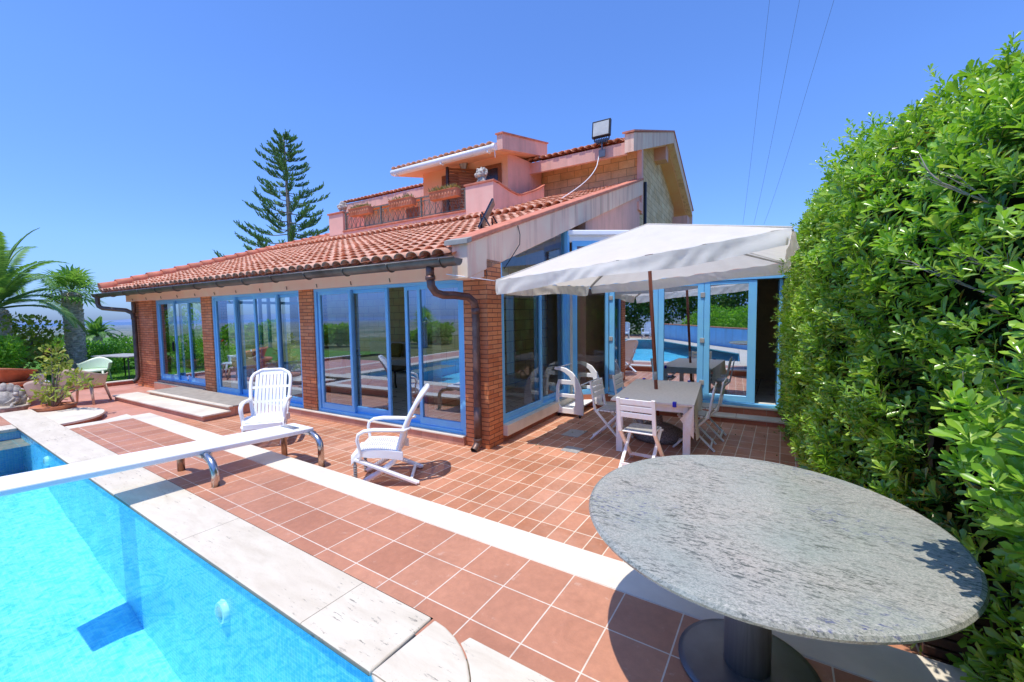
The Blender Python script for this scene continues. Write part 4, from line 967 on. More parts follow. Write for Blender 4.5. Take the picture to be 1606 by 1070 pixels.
# ------------------------------------------------------------------ resin recliners
def recliner():
    t = thing('recliner', (0,0,0), 0, '', 'garden chair', 'white slatted resin recliners')
    # backrest: frame, slats, bands; local frame faces -y, tilted
    zb0, tilt = .36, R(24)
    def bp(u, v, w=0.):  # u across, v up along the back, w normal (towards sitter)
        bow = -.06*(1-(u/.28)**2) + .05*math.sin(min(1,max(0,v/.72))*math.pi)
        y = .20 + v*math.sin(tilt) - (w)*math.cos(tilt) - bow*.6; z = zb0 + v*math.cos(tilt) - w*math.sin(tilt)*-1*.0
        return (u, y, z)
    def half(v):          # half width of the back at height v
        t_ = v/.76
        if t_ < .75: return .225+.055*math.sin(t_/.75*math.pi/2)
        q = (t_-.75)/.25; return .28*(max(0,1-(q*.90)**3.2))**.45
    m = MB(); out = [bp(-half(v),v) for v in np.linspace(.0,.76,16)] + [bp(u,.768) for u in (-.12,0,.12)] + [bp(half(v),v) for v in np.linspace(.76,.0,16)]
    m.tube(out, .027, 8, True, True, 1.0)
    back = m.build('backrest', 'white_plastic', t)
    m = MB()
    for k in range(9):
        u = -.20+k*.05
        vt = .75
        while half(vt) < abs(u)+.012 and vt > .1: vt -= .01
        seg = np.linspace(.02, vt, 9)
        vs = []
        for v in seg:
            for du, w in ((-.0205,0),(.0205,0),(.0205,.014),(-.0205,.014)): vs.append(bp(u+du, v, w))
        fs = [(0,1,2,3)[::-1],(32,33,34,35)]
        for i in range(8):
            for q in range(4): fs.append((i*4+q,i*4+(q+1)%4,(i+1)*4+(q+1)%4,(i+1)*4+q))
        m.add(vs, fs)
    for v0, v1 in ((.0,.06),(.235,.275),(.47,.51),(.69,.76)):
        for i in range(12):
            h0 = min(half(v0),half(v1))
            a, b = -h0+2*h0*i/12, -h0+2*h0*(i+1)/12
            P = [bp(a,v0,.001),bp(b,v0,.001),bp(b,v1,.001),bp(a,v1,.001),bp(a,v0,.013),bp(b,v0,.013),bp(b,v1,.013),bp(a,v1,.013)]
            m.add(P, [(3,2,1,0),(4,5,6,7),(0,1,5,4),(1,2,6,5),(2,3,7,6),(3,0,4,7)])
    m.build('back_slat', 'white_plastic', back)
    # seat
    m = MB()
    def sp(u, s, w=0.):
        y = .22 - s*.50; z = .385 + .035*math.sin(s*2.6) - (max(0,s-.78)/.22)**2*.10 - .02*(1-abs(u)/.25)*(1-s) 
        return (u, y, z+w)
    nu = 22
    for k in range(nu):
        s0, s1 = k/nu+.006, (k+1)/nu-.010
        P = []
        for w in (-.012, .008):
            for s in (s0, s1):
                for i in range(7): u = -.245+.49*i/6; P.append(sp(u, s, w))
        fs = []
        for i in range(6): fs += [(i,i+7,i+8,i+1),(14+i,14+i+1,21+i+1,21+i),(i,i+1,15+i,14+i),(7+i+1,7+i,21+i,21+i+1)]
        m.add(P, fs)
    for u0 in (-.255,-.09,.08,.235):
        vs = []
        for s in np.linspace(0,1,13):
            vs += [sp(u0,s,-.016),sp(u0+.022,s,-.016),sp(u0+.022,s,.0075),sp(u0,s,.0075)]
        fs = [(3,2,1,0),(48,49,50,51)]
        for i in range(12):
            for q in range(4): fs.append((i*4+q,(i+1)*4+q,(i+1)*4+(q+1)%4,i*4+(q+1)%4)[::-1])
        m.add(vs, fs)
    m.tube([(-.25,-.265,.30),(.25,-.265,.30)], .022, 8); m.box(-.25,.25,-.285,-.245,.30,.37)
    for sgn in (-1,1):
        vs = []
        for q in np.linspace(-.12,1,15):
            a_ = sp(sgn*.25, q); dep = .085 - .05*max(0,(q-.6)/.4)
            x0, x1 = sorted((sgn*.248, sgn*.272))
            vs += [(x0,a_[1],a_[2]-dep),(x1,a_[1],a_[2]-dep),(x1,a_[1],a_[2]+.012),(x0,a_[1],a_[2]+.012)]
        fs = [(0,1,2,3),(59,58,57,56)]
        for i in range(14):
            for q in range(4): fs.append((i*4+q,i*4+(q+1)%4,(i+1)*4+(q+1)%4,(i+1)*4+q)[::-1])
        m.add(vs, fs)
    m.build('seat', 'white_plastic', t, bevel=.003, seg=1)
    for s in (-1, 1):
        m = MB(); x = s*.285
        m.tube([(s*.262,.37,.66),(x,.30,.635),(x,.15,.645),(x,-.02,.655),(x,-.13,.645),(x,-.19,.61),(x,-.205,.55),(x-s*.01,-.19,.46),(x-s*.015,-.175,.38),(x-s*.02,-.19,.31)], [.026,.032,.036,.037,.035,.032,.029,.028,.028,.028], 8, True, True, .62)
        m.build('armrest', 'white_plastic', t)
        m = MB(); x = s*.255
        m.bar((x,-.24,.33),(x,.43,.022),.030,.075,(1,0,0)); m.tube([(x,.40,.03),(x,.45,.022)], .024, 8); m.build('leg', 'white_plastic', t, bevel=.006)
        m = MB(); x = s*.222
        m.tube([(x,.245,.48),(x,.225,.36),(x,.16,.26),(x,.02,.16),(x,-.13,.075),(x,-.22,.02)], .031, 8, True, True, .8); m.build('leg', 'white_plastic', t)
        m = MB()
        m.tube([(s*.245,-.245,.0),(s*.245,-.245,.30)], .014, 8)
        for k in range(9): m.tube([(s*.245,-.245,.02+k*.028),(s*.245,-.245,.034+k*.028)], .022, 8)
        m.build('spring_strut', 'lead', t)
    m = MB(); m.bar((-.255,.36,.055),(.255,.36,.055),.03,.03); m.build('stretcher', 'white_plastic', t)
    return t
r1 = recliner()
r2 = copy_tree(r1)
def place(o, x, y, z, deg): o.location = (x,y,z); o.rotation_euler = (0,0,R(deg))
place(r1, -3.80, 3.10, 0, -50); r1['label'] = 'white resin recliner seen side on, on the tiles in front of the brick corner pillar'
place(r2, -6.35, 3.12, 0, 52); r2['label'] = 'white resin recliner facing out beside the end of the diving board'
r1.scale = r2.scale = (.97,.97,.97)

# ------------------------------------------------------------------ dining table, cloth, clips, chairs
DT = (-1.46, 6.20); DA = R(6)
t = thing('dining_table', (*DT,0), DA, 'white wooden garden table under the parasol', 'table')
hw_, hl = .50, .90
m = MB()
for k in range(9): m.box(-hw_+.005+k*.1105, -hw_+.105+k*.1105, -hl, hl, .70, .722)
m.build('table_top', 'white_wood', t, bevel=.003, seg=1)
m = MB(); m.box(-hw_+.07,hw_-.07,-hl+.09,-hl+.115,.60,.70); m.box(-hw_+.07,hw_-.07,hl-.115,hl-.09,.60,.70); m.box(-hw_+.06,-hw_+.085,-hl+.10,hl-.10,.60,.70); m.box(hw_-.085,hw_-.06,-hl+.10,hl-.10,.60,.70); m.build('apron', 'white_wood', t)
for sx in (-1,1):
    for sy in (-1,1):
        m = MB(); x, y = sx*(hw_-.085), sy*(hl-.13); m.box(x-.045,x+.045,y-.03,y+.03,0,.70); m.build('leg', 'white_wood', t, bevel=.008)
c = thing('tablecloth', (*DT,0), DA, 'sand coloured cloth lying on the white garden table', 'tablecloth')
m = MB()
m.grid(lambda u,v: (-hw_-.004+(2*hw_+.008)*u, -hl+.0+(2*hl-.0)*v, .727+.0025*math.sin(u*23)*math.sin(v*31)), 24, 40)
# hanging side on the +x side, with folds; short return on the others
def hang(u, v):
    y = -hl+2*hl*u; drop = v*(.30+.12*(1-u)**3); f = v*(.028*math.sin(u*26)+.02*math.sin(u*11+1))
    return (hw_+.004+.012*v+f, y-(.05*v if u < .02 else 0), .727-drop)
m.grid(hang, 60, 10)
def corner(u, v):   # folded triangle at the near right corner
    a = u; return (hw_+.002-.16*a*v-.0, -hl-.006-.018*v*math.sin(a*6), .727-.42*v*(1-.55*a))
m.grid(corner, 10, 8)
m.grid(lambda u,v: (-hw_-.006-.004*v, -hl+2*hl*u, .727-.035*v), 30, 2); m.grid(lambda u,v: (-hw_+2*hw_*u, hl+.006, .727-.04*v), 20, 2); m.grid(lambda u,v: (-hw_+2*hw_*u, -hl-.004, .727-.02*v), 20, 2)
m.build('cloth', 'cloth', c)
Rz = Matrix.Rotation(DA, 3, 'Z')
for x, y, rz_, lab in ((-.30,-hl,0,'blue cloth clip at the table corner by the slatted chair on the glass side'),(.28,-hl,0,'blue cloth clip on the table edge above the near white leg'),(-.38,hl,180,'blue cloth clip at the far end of the table'),(.32,hl,180,'small dark blue clip on the far table edge by the hedge side')):
    p = Vector((*DT,.735)) + Rz @ Vector((x,y,0))
    m = MB(); m.box(-.022,.022,-.016,.03,.0,.012); m.box(-.022,.022,-.024,-.012,-.05,.012); m.box(-.022,.022,-.016,.03,-.052,-.042); m.box(-.006,.006,-.034,-.024,-.03,.0)
    o = m.build('table_clip', 'clip', bevel=.003, seg=1); o.location = p; o.rotation_euler = (0,0,DA+R(rz_)); tag(o, lab, 'clip', 'blue tablecloth clips')
def folding_chair():
    t = thing('folding_chair', (0,0,0), 0, '', 'folding chair', 'white slatted folding chairs')
    m = MB()   # faces -y
    for k, (z, y) in enumerate(((.815,.245),(.735,.232),(.655,.218))):
        m.obox((0,y,z),(.40,.016,.066),Matrix.Rotation(R(-9),3,'X'))
    m.build('backrest', 'white_wood', t, bevel=.005)
    m = MB()
    for k in range(7): m.box(-.18,.18,-.20+k*.056,-.155+k*.056,.435,.452)
    m.build('seat', 'white_wood', t, bevel=.004, seg=1)
    m = MB(); m.box(-.165,.165,-.17,.15,.453,.468); m.build('seat_pad', 'lead', t, bevel=.01)
    for s in (-1,1):
        m = MB(); x = s*.205
        m.bar((x,.255,.86),(x,.185,.44),.024,.045,(1,0,0)); m.bar((x,.19,.46),(x,-.245,.0),.024,.045,(1,0,0)); m.build('leg', 'white_wood', t, bevel=.004, seg=1)
        m = MB(); x = s*.175
        m.bar((x,-.16,.43),(x,.27,.0),.022,.04,(1,0,0)); m.build('leg', 'white_wood', t, bevel=.004, seg=1)
    for a_, b_, w_, t_ in (((-.175,.225,.06),(.175,.225,.06),.02,.035),((-.205,-.18,.065),(.205,-.18,.065),.02,.035),((-.205,-.165,.425),(.205,-.165,.425),.03,.02)):
        m = MB(); m.bar(a_, b_, w_, t_); m.build('stretcher', 'white_wood', t)
    return t
f0 = folding_chair()
spots = [(-1.39,5.00,178,'white folding chair at the near end of the garden table, its back to the pool'),
 (-2.06,5.86,90,'white folding chair on the glass side, the one nearer the pool'),
 (-2.0,6.64,92,'white folding chair on the glass side of the table, the farther one'),
 (-.99,6.14,-86,'white folding chair on the hedge side, nearer the granite table'),
 (-.93,6.70,-89,'white folding chair on the hedge side, the one nearer the doors')]
for i, (x,y,a,lab) in enumerate(spots):
    o = f0 if i == 0 else copy_tree(f0)
    place(o, x, y, 0, a); o['label'] = lab

# ------------------------------------------------------------------ parasol
UB = Vector((-1.49, 6.24, 0)); UT = Vector((-1.66, 6.20, 3.02))
t = thing('parasol', UB, 0, 'large square white canvas parasol on a red brown wooden pole', 'parasol')
m = MB(); m.tube([(0,0,.05),tuple(UT-UB+Vector((0,0,.02)))], .026, 14); pole = m.build('pole', 'pole_wood', t)
m = MB(); q = (UT-UB)*(.86/3.0); q2 = (UT-UB)*(.98/3.0); m.tube([tuple(q),tuple(q2)], .029, 12); m.build('brass_ring', 'lead', pole)
m = MB(); m.lathe([(.33,0),(.36,.05),(.33,.13),(.20,.20),(.06,.23),(.05,.34)], n=28); m.build('base', 'pebble', t)
cn = [Vector((-3.10,4.42,2.285)), Vector((.06,4.46,2.575)), Vector((.02,7.35,2.55)), Vector((-3.05,7.45,2.36))]
cl = [p-UB for p in cn]; apex = UT-UB+Vector((.0,0,.10))
m = MB()
def bil(a,b,s,t_): return a.lerp(b,s).lerp(apex,t_)
for i in range(4):
    a, b = cl[i], cl[(i+1)%4]
    def cf(u, v, a=a, b=b):
        e = a.lerp(b,u); p = e.lerp(apex, v)
        sag = .035*math.sin(math.pi*v)*(1-abs(2*u-1)) + .008*math.sin(u*37+i*2+3*v)*(1-v)*math.sin(math.pi*u) + .006*math.sin(u*71+v*9+i)*(1-v)**2 + .02*math.sin(math.pi*u)*(1-v)
        return tuple(p - Vector((0,0,sag)))
    m.grid(cf, 60, 18)
can = m.build('canopy', 'canvas', t)
m = MB()
rr = random.Random(4)
for i in range(4):
    a, b = cl[i], cl[(i+1)%4]; outw = ((b-a).cross(Vector((0,0,1)))).normalized(); ph = rr.uniform(0,6)
    def vf(u, v, a=a, b=b, outw=outw, ph=ph):
        e = a.lerp(b,u) - Vector((0,0,.02*math.sin(math.pi*u)))
        w_ = (.012*math.sin(u*31+ph+2.2*math.sin(u*9))+.026*math.sin(u*11+ph*2)+.010*math.sin(u*57+v*5+ph+3*math.sin(u*17))+.005*math.sin(u*131+ph+2*math.sin(u*23)))*(.35+.65*v)*min(1,v*3)
        drop = .165 + .02*math.sin(u*9+ph) - .01*math.sin(math.pi*u)
        gap = .03*v*((1 if u < .01 else 0)-(1 if u > .99 else 0))
        return tuple(e + outw*(w_+.012*v) - Vector((0,0,drop*v)) + (b-a)*gap*.35)
    m.grid(vf, 170, 8)
m.build('valance', 'canvas', can)
for i in range(4):
    m = MB(); m.tube([tuple(apex+Vector((0,0,.004))), tuple(cl[i]+Vector((0,0,.004)))], .009, 6); m.build('seam', 'canvas', can)
    m = MB(); m.bar(tuple(apex-Vector((0,0,.09))), tuple(cl[i]-Vector((0,0,.025))), .024, .018); m.build('rib', 'lead', t)
    mid = cl[i].lerp(apex,.62)-Vector((0,0,.05)); m = MB(); m.bar(tuple(mid), tuple((UT-UB)*.90), .020, .016); m.build('strut', 'pole_wood', t)
m = MB(); m.lathe([(.06,0),(.06,.07)], c=tuple((UT-UB)*.885), n=12); m.build('hub', 'pole_wood', t)
m = MB(); m.tube([hw(-.20,-.60,2.36),cn[0]+Vector((-.03,.02,0))], .006, 5); tag(m.build('guy_rope', 'white_plastic'), 'white cord tied from the gutter to the parasol corner', 'rope')

# ------------------------------------------------------------------ trolley
t = thing('trolley', (-3.16, 6.72, 0), R(2), 'off white plastic serving trolley with curved handle arms by the glass', 'trolley')
def ribbon(mb, pts, wd, y0, y1):
    """flat ribbon in x-z with widths, extruded in y"""
    n = len(pts); L = []; Rr = []
    for i, (x, z) in enumerate(pts):
        a = pts[max(0,i-1)]; b = pts[min(n-1,i+1)]; dx, dz = b[0]-a[0], b[1]-a[1]; l = math.hypot(dx,dz); nx, nz = -dz/l, dx/l
        w_ = wd[i] if isinstance(wd, list) else wd
        L.append((x+nx*w_/2, z+nz*w_/2)); Rr.append((x-nx*w_/2, z-nz*w_/2))
    for i in range(n-1):
        P = [(L[i][0],y0,L[i][1]),(L[i+1][0],y0,L[i+1][1]),(Rr[i+1][0],y0,Rr[i+1][1]),(Rr[i][0],y0,Rr[i][1])]
        Q = [(x,y1,z) for x,_,z in P]
        fs = [(0,1,2,3),(7,6,5,4),(0,4,5,1),(2,6,7,3)]
        if i == 0: fs.append((0,3,7,4))
        if i == n-2: fs.append((1,5,6,2))
        mb.add(P+Q, fs)
for yy in (0., 1.0):
    m = MB()
    ribbon(m, [(-.235,.06),(-.235,.30),(-.225,.55),(-.20,.62),(-.15,.645)], [.07,.06,.055,.055,.05], yy, yy+.045)
    ribbon(m, [(.18,.055),(.19,.22),(.185,.38),(.16,.52),(.11,.66),(.03,.77),(-.08,.84),(-.18,.865),(-.29,.865)], [.16,.155,.145,.13,.11,.095,.08,.06,.05], yy, yy+.045)
    m.box(-.22,.14,yy+.001,yy+.044,.585,.665); m.box(-.22,.13,yy+.001,yy+.044,.35,.415); m.box(-.24,.13,yy+.001,yy+.044,.06,.16)
    m.prism([(-.215,.15),(-.13,.15),(-.19,.20),(-.215,.27)],'y',yy+.002,yy+.043); m.prism([(.13,.15),(.05,.15),(.10,.20),(.13,.27)],'y',yy+.002,yy+.043)
    m.build('side_panel', 'cart_plastic', t, bevel=.006, seg=1)
for x, z in ((-.28,.865),(.16,.56)):
    m = MB(); m.tube([(x,.04,z),(x,1.01,z)], .014, 8); m.build('rail', 'cart_plastic', t)
for z in (.12,.37,.615):
    m = MB(); m.box(-.19,.12,.046,.999,z,z+.03); m.build('shelf', 'cart_plastic', t, bevel=.006) if z < .2 else None
for x in (-.21,.2):
    for yy in (.02,1.02):
        m = MB(); m.tube([(x-.012,yy,.03),(x+.012,yy,.03)], .03, 12); m.build('caster', 'black', t)
# drain covers
for x, y, a, b, lab in ((-2.66,5.84,.135,.19,'larger square grey drain cover in the patio nearer the trolley'),(-2.36,5.11,.125,.11,'smaller square grey drain cover in the patio nearer the pool')):
    m = MB(); m.box(-a,a,-b,b,.001,.007); m.tube([(0,0,.006),(0,0,.010)], .016, 10); o = m.build('drain_cover', 'lead', bevel=.002, seg=1); o.location = (x,y,0); tag(o, lab, 'drain cover', 'drain covers in the patio')
# fallen leaves under the parasol
n = 90; P = np.stack([RNG.uniform(-.9,.25,n), RNG.uniform(5.4,7.5,n), np.full(n,.004)],1); P[:40] = np.stack([RNG.uniform(-3.1,-2.5,40), RNG.uniform(4.9,6.6,40), np.full(40,.004)],1)
D = norm(RNG.normal(size=(n,3))*[1,1,.12]+[0,0,.08]); o = leafmesh('fallen_leaves', 'palm_dead', quick_leaves(P, D, RNG.uniform(.02,.05,n), .01), QF); o['kind'] = 'stuff'

# ------------------------------------------------------------------ inside the glazed room
t = hthing('sofa', -6.9, 4.70, .135, 'cream linen sofa inside the room behind the open sliding door', 'sofa')
m = MB(); m.box(-1.3,1.2,-.45,.45,.08,.42); m.build('seat', 'sofa', t, bevel=.06, seg=3)
m = MB(); m.box(-1.3,1.2,.28,.52,.40,.88); m.build('backrest', 'sofa', t, bevel=.08, seg=3)
for x in (-1.42,1.32):
    m = MB(); m.box(x-.13,x+.13,-.46,.52,.06,.62); m.build('armrest', 'sofa', t, bevel=.06, seg=3)
o = MB(); o.obox((0,0,.22),(.46,.14,.44),Matrix.Rotation(R(-16),3,'X')); o = o.build('cushion', 'cushion', bevel=.055, seg=3); o.location = hw(-6.75,4.82,.55); o.rotation_euler = (0,0,TH); tag(o, 'olive brown cushion leaning on the cream sofa', 'cushion')
t = hthing('coffee_table', -4.75, 2.7, .135, 'low dark coffee table with curved legs inside the open sliding door', 'table')
m = MB(); m.box(-.55,.55,-.35,.35,.40,.44); m.build('table_top', 'dark_wood', t, bevel=.01)
for sx in (-1,1):
    for sy in (-1,1):
        m = MB(); m.tube([(sx*.40,sy*.25,.40),(sx*.46,sy*.29,.28),(sx*.42,sy*.26,.12),(sx*.50,sy*.31,.0)], .022, 8); m.build('leg', 'dark_wood', t)
for x, y, lab in ((-10.3,3.6,'pale green tub chair inside the end room behind the ajar window'),):
    pass
o = MB(); o.ball((0,0,.11), .11, 10); b = o.build('football', 'white_plastic'); b.location = hw(-9.25,.26,.245); tag(b, 'white and black football lying inside the far sliding window', 'ball')
m = MB()
for a, e in ((200,10),(260,35),(320,5),(290,-30),(230,-25)):
    d = Vector((math.cos(R(a))*math.cos(R(e)), math.sin(R(a))*math.cos(R(e)), math.sin(R(e))))
    m.obox(Vector((0,0,.11))+d*.104, (.05,.05,.012), d.to_track_quat('Z','Y').to_matrix())
m.build('black_patch', 'black', b, bevel=.004)
def indoor_table(x, y, lab):
    t = hthing('dining_table', x, y, .135, lab, 'table')
    m = MB(); m.lathe([(.55,.70),(.55,.73)], n=28); m.build('table_top', 'white_plastic', t)
    m = MB(); m.lathe([(.25,0),(.06,.04),(.05,.70)], n=16); m.build('pedestal', 'white_metal', t)
indoor_table(-6.4, 2.6, 'round white table inside the middle glazed bay')
# ------------------------------------------------------------------ big evergreen hedge on the right
HP = [(-1.6,1.1),(-.6,.95),(.6,.80),(1.6,.80),(2.5,.80),(3.2,.62),(4.0,.46),(5.5,.28),(6.6,.20),(7.7,.22),(8.6,.35)]   # (y, x of the face)
def hface(y): return np.interp(y, [p[0] for p in HP], [p[1] for p in HP])
def vnoise(x, y, z, s, seed):
    a = np.random.default_rng(seed); o = a.uniform(0,10,(6,3)); f = a.normal(size=(6,3))*s
    return sum(np.sin(f[i,0]*x+f[i,1]*y+f[i,2]*z+o[i,0]) for i in range(6))/6
HT = 3.28
def htop(y): return np.interp(y, [-1.5,1.0,1.85,2.6,3.3,5.0,7.5,9.], [2.05,2.22,2.37,2.52,2.78,3.28,3.54,3.4])
hedge = thing('hedge', (1.4, 3.4, 0), 0, 'tall dense glossy evergreen hedge behind the granite table', 'hedge')
HO = np.array([1.4,3.4,0])
def hedge_points(n):
    """points on the lumpy hedge skin with outward normals"""
    s = RNG.uniform(0, 1, n); y = -1.2 + RNG.uniform(0,1,n)**1.25*9.6
    rr_ = .55; L1 = htop(y)-.55; arcL = rr_*math.pi/2; tot = L1+arcL+1.3
    q = s*tot; x0 = hface(y)
    th_ = np.clip((q-L1)/rr_, 0, math.pi/2); over = np.maximum(0, q-L1-arcL)
    base = np.stack([x0+rr_-rr_*np.cos(th_)+over, y, np.minimum(q,L1)+rr_*np.sin(th_)],1)
    nr = np.stack([-np.cos(th_), 0*th_, np.sin(th_)+.05],1)
    lump = vnoise(base[:,0],base[:,1],base[:,2],1.5,5)*.42 + vnoise(base[:,0],base[:,1],base[:,2],4.2,9)*.20 + .05
    lump = np.where((base[:,1] < 2.7) & (base[:,2] < 2.2), np.minimum(lump, .10), lump)
    base += norm(nr)*lump[:,None]
    return base, norm(nr), lump
# gaps where the dark inside and the bare twigs show
def gapmask(P):
    g = vnoise(P[:,0],P[:,1],P[:,2],2.6,21)
    hole = np.exp(-(((P[:,1]-2.35)/.42)**2+((P[:,2]-1.75)/.42)**2)) + .8*np.exp(-(((P[:,1]-2.9)/.35)**2+((P[:,2]-1.1)/.45)**2))
    return np.clip(.88+g*.9-hole*.72, .10, 1)
def rosettes(P, Nr, lead, size, k):
    """k leaves fanned about each twig direction"""
    n = len(P); A = norm(Nr*.62 + np.array([-.12,-.12,.52]) + RNG.normal(size=(n,3))*.30)
    t1 = norm(np.cross(A, RNG.normal(size=(n,3)))); t2 = np.cross(A, t1)
    Vs = []
    for i in range(k):
        ph = 2.39996*i + RNG.uniform(0,.5,n); op = .42+.88*(i/k)+RNG.uniform(-.12,.12,n)
        D = norm(A*np.cos(op)[:,None] + (t1*np.cos(ph)[:,None]+t2*np.sin(ph)[:,None])*np.sin(op)[:,None])
        Ln = size*RNG.uniform(.65,1.12,n)*(.7+.4*i/k)
        Vs.append(leaves_at(P - A*(.004*i)[...,None] if False else P - A*(.0045*i), D, Ln, Ln*RNG.uniform(.15,.21,n), up=A, curl=.07, fold=.35))
    return np.concatenate(Vs)
P, Nr, lp = hedge_points(15500)
dcam = np.linalg.norm(P-np.array([0,0,1.85]),axis=1)
keep = RNG.uniform(size=len(P)) < gapmask(P)*np.where(dcam<6.0,1.,.95)
P, Nr, dcam = P[keep], Nr[keep], dcam[keep]
ok = (dcam > .62); P, Nr, dcam = P[ok], Nr[ok], dcam[ok]
depth = -RNG.exponential(.07, len(P)) + .03
P = P + Nr*depth[:,None]
V = np.concatenate([rosettes(P[a_::3]-HO, Nr[a_::3], None, z_, 9) for a_, z_ in ((0,.080),(1,.092),(2,.106))])
leafmesh('foliage', 'pitto', V, LEAF_F, hedge)
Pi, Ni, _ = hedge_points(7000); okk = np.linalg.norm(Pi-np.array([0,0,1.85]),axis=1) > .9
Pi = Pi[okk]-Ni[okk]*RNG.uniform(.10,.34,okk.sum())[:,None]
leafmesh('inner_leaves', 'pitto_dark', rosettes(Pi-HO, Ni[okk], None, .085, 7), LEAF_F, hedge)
# long shoots that break the outline
Ps, Ns, _ = hedge_points(900)
okk = (np.linalg.norm(Ps-np.array([0,0,1.85]),axis=1) > .8) & ((Ps[:,2] > 1.0) | (RNG.uniform(size=900) < .35)); Ps, Ns = Ps[okk], Ns[okk]
VV = []; tw = MB()
for p, nn in zip(Ps-HO, Ns):
    d = Vector(nn)*.6 + Vector((random.uniform(-.3,.1),random.uniform(-.35,.35),random.uniform(.2,.8))); d.normalize(); L = random.uniform(.06,.20)
    a = np.array(p); 
    for j in range(3):
        q = a + np.array(d)*L*(.4+.3*j)
        VV.append((q, np.array(d)))
    tw.bar(Vector(p)-d*.1, Vector(p)+d*L, .005, .005)
Q = np.array([v[0] for v in VV]); QN = np.array([v[1] for v in VV])
leafmesh('shoots', 'pitto', rosettes(Q, QN, None, .068, 6), LEAF_F, hedge)
# the near sprays that lean into the picture at the right edge
spr = [(.51,1.88,1.40),(.54,1.95,1.28),(.50,1.82,1.52),(.55,2.00,1.46),(.57,1.78,1.30),(.62,1.78,1.98),(.60,1.72,1.76),(.63,1.86,1.60),(.60,1.75,1.44),(.63,1.92,1.30),(.66,2.02,1.14),(.58,1.66,1.32),(.68,2.1,1.72),(.72,2.15,.98),(.60,1.62,1.12),(.62,1.7,1.55),(.66,1.95,1.45)]
Pn = []
for x, y, z in spr:
    for _ in range(9): Pn.append((x+.05+random.uniform(-.07,.12), y+random.uniform(-.12,.14), z+random.uniform(-.09,.08)))
Pn = np.array(Pn); leafmesh('near_sprays', 'pitto', rosettes(Pn-HO, np.tile(np.array([[-.8,-.35,.4]]),(len(Pn),1)), None, .088, 11), LEAF_F, hedge)
# near-black sheet painted as the hedge's inner shade, trunks and bare twigs
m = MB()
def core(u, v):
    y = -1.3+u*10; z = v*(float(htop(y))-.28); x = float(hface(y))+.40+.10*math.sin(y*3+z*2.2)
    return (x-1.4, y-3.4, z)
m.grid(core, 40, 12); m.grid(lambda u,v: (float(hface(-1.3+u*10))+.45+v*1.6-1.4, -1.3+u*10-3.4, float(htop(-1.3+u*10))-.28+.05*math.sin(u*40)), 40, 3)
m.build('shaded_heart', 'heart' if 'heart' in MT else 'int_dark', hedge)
tw2 = MB()
def twig(p, d, L, r, dep):
    pts = [Vector(p)]; dd_ = Vector(d)
    for i in range(5):
        dd_ = (dd_ + Vector((random.uniform(-.3,.3),random.uniform(-.3,.3),random.uniform(-.1,.3)))*.5).normalized(); pts.append(pts[-1]+dd_*L/5)
    tw2.tube(pts, [r*(1-.13*i) for i in range(6)], 5)
    if dep > 0:
        for i in (2,3,4,5):
            if random.random() < .75: twig(pts[i], (dd_+Vector((random.uniform(-1,.3),random.uniform(-.9,.9),random.uniform(-.4,.8)))).normalized(), L*.55, r*.55, dep-1)
for _ in range(17):
    tw2 = MB()
    y = random.choice((random.gauss(2.4,.35), random.gauss(2.9,.6), random.gauss(2.5,.4), random.uniform(1.5,6))); z = random.uniform(.7,2.3)
    twig((float(hface(y))+random.uniform(.10,.30)-1.4, y-3.4, z), Vector((-.55,random.uniform(-.6,.6),random.uniform(.1,.9))).normalized(), random.uniform(.18,.34), random.uniform(.005,.009), 2)
    tw2.build('branch', 'branch', hedge)
m = MB()
for y in (.4,1.6,2.8,4.1,5.4,6.7): m.tube([(float(hface(y))+.55-1.4,y-3.4,0),(float(hface(y))+.5-1.4,y-3.35,.9),(float(hface(y))+.6-1.4,y-3.3,2.2)], [.05,.04,.02], 8)
m.build('trunk', 'bark', hedge)
# slatted timber bed edge under the hedge
t = thing('planter_bench', (1.12, 2.72, 0), R(0), 'dark brown slatted timber bench low under the hedge by the granite table', 'bench')
m = MB()
for k in range(7): m.box(-.50,2.4,0,.035,.05+k*.055,.095+k*.055)
m.build('front_slat', 'slat_brown', t, bevel=.004, seg=1)
m = MB()
for k in range(5): m.box(-.50,2.4,.04+k*.075,.105+k*.075,.43,.455)
m.build('seat_slat', 'slat_brown', t, bevel=.004, seg=1)
for x in (-.45,.6,1.6):
    m = MB(); m.box(x,x+.06,.036,.40,0,.429); m.build('leg', 'slat_brown', t)

# ------------------------------------------------------------------ left garden
m = MB(); m.add([(-60,-6,-.0),(-15.9,-6,.02),(-16.25,6,.02),(-60,14,-.0)], [(0,1,2,3)]); struct(m, 'lawn', 'blade')
n = 9000; P = np.stack([-15.95-RNG.uniform(0,1,n)**1.6*8, RNG.uniform(0.5,6,n), np.full(n,.02)],1); D = norm(RNG.normal(size=(n,3))*[.4,.4,.2]+[0,0,1])
o = leafmesh('grass', 'garden_leaf', quick_leaves(P, D, RNG.uniform(.03,.08,n), .006), QF); o['kind'] = 'stuff'
m = MB(); m.prism([(-15.78,-4),(-15.6,-4),(-15.75,6.2),(-15.95,6.2)], 'z', 0, .09); struct(m, 'lawn_kerb', 'red_riser')
m = MB(); m.prism([(-15.80,-4),(-15.58,-4),(-15.73,6.2),(-15.97,6.2)], 'z', .091, .115); struct(m, 'kerb_top', 'marble')
m = MB(); m.prism([(-11.15+.95*math.cos(a),1.613+.80*math.sin(a)) for a in np.linspace(0,math.pi,22)], 'z', .075, .112); o = struct(m, 'half_round_step', 'marble', bevel=.006)
m = MB(); m.prism([(-11.15+.91*math.cos(a),1.613+.76*math.sin(a)) for a in np.linspace(0,math.pi,22)], 'z', .0, .075); struct(m, 'half_round_riser', 'red_riser')
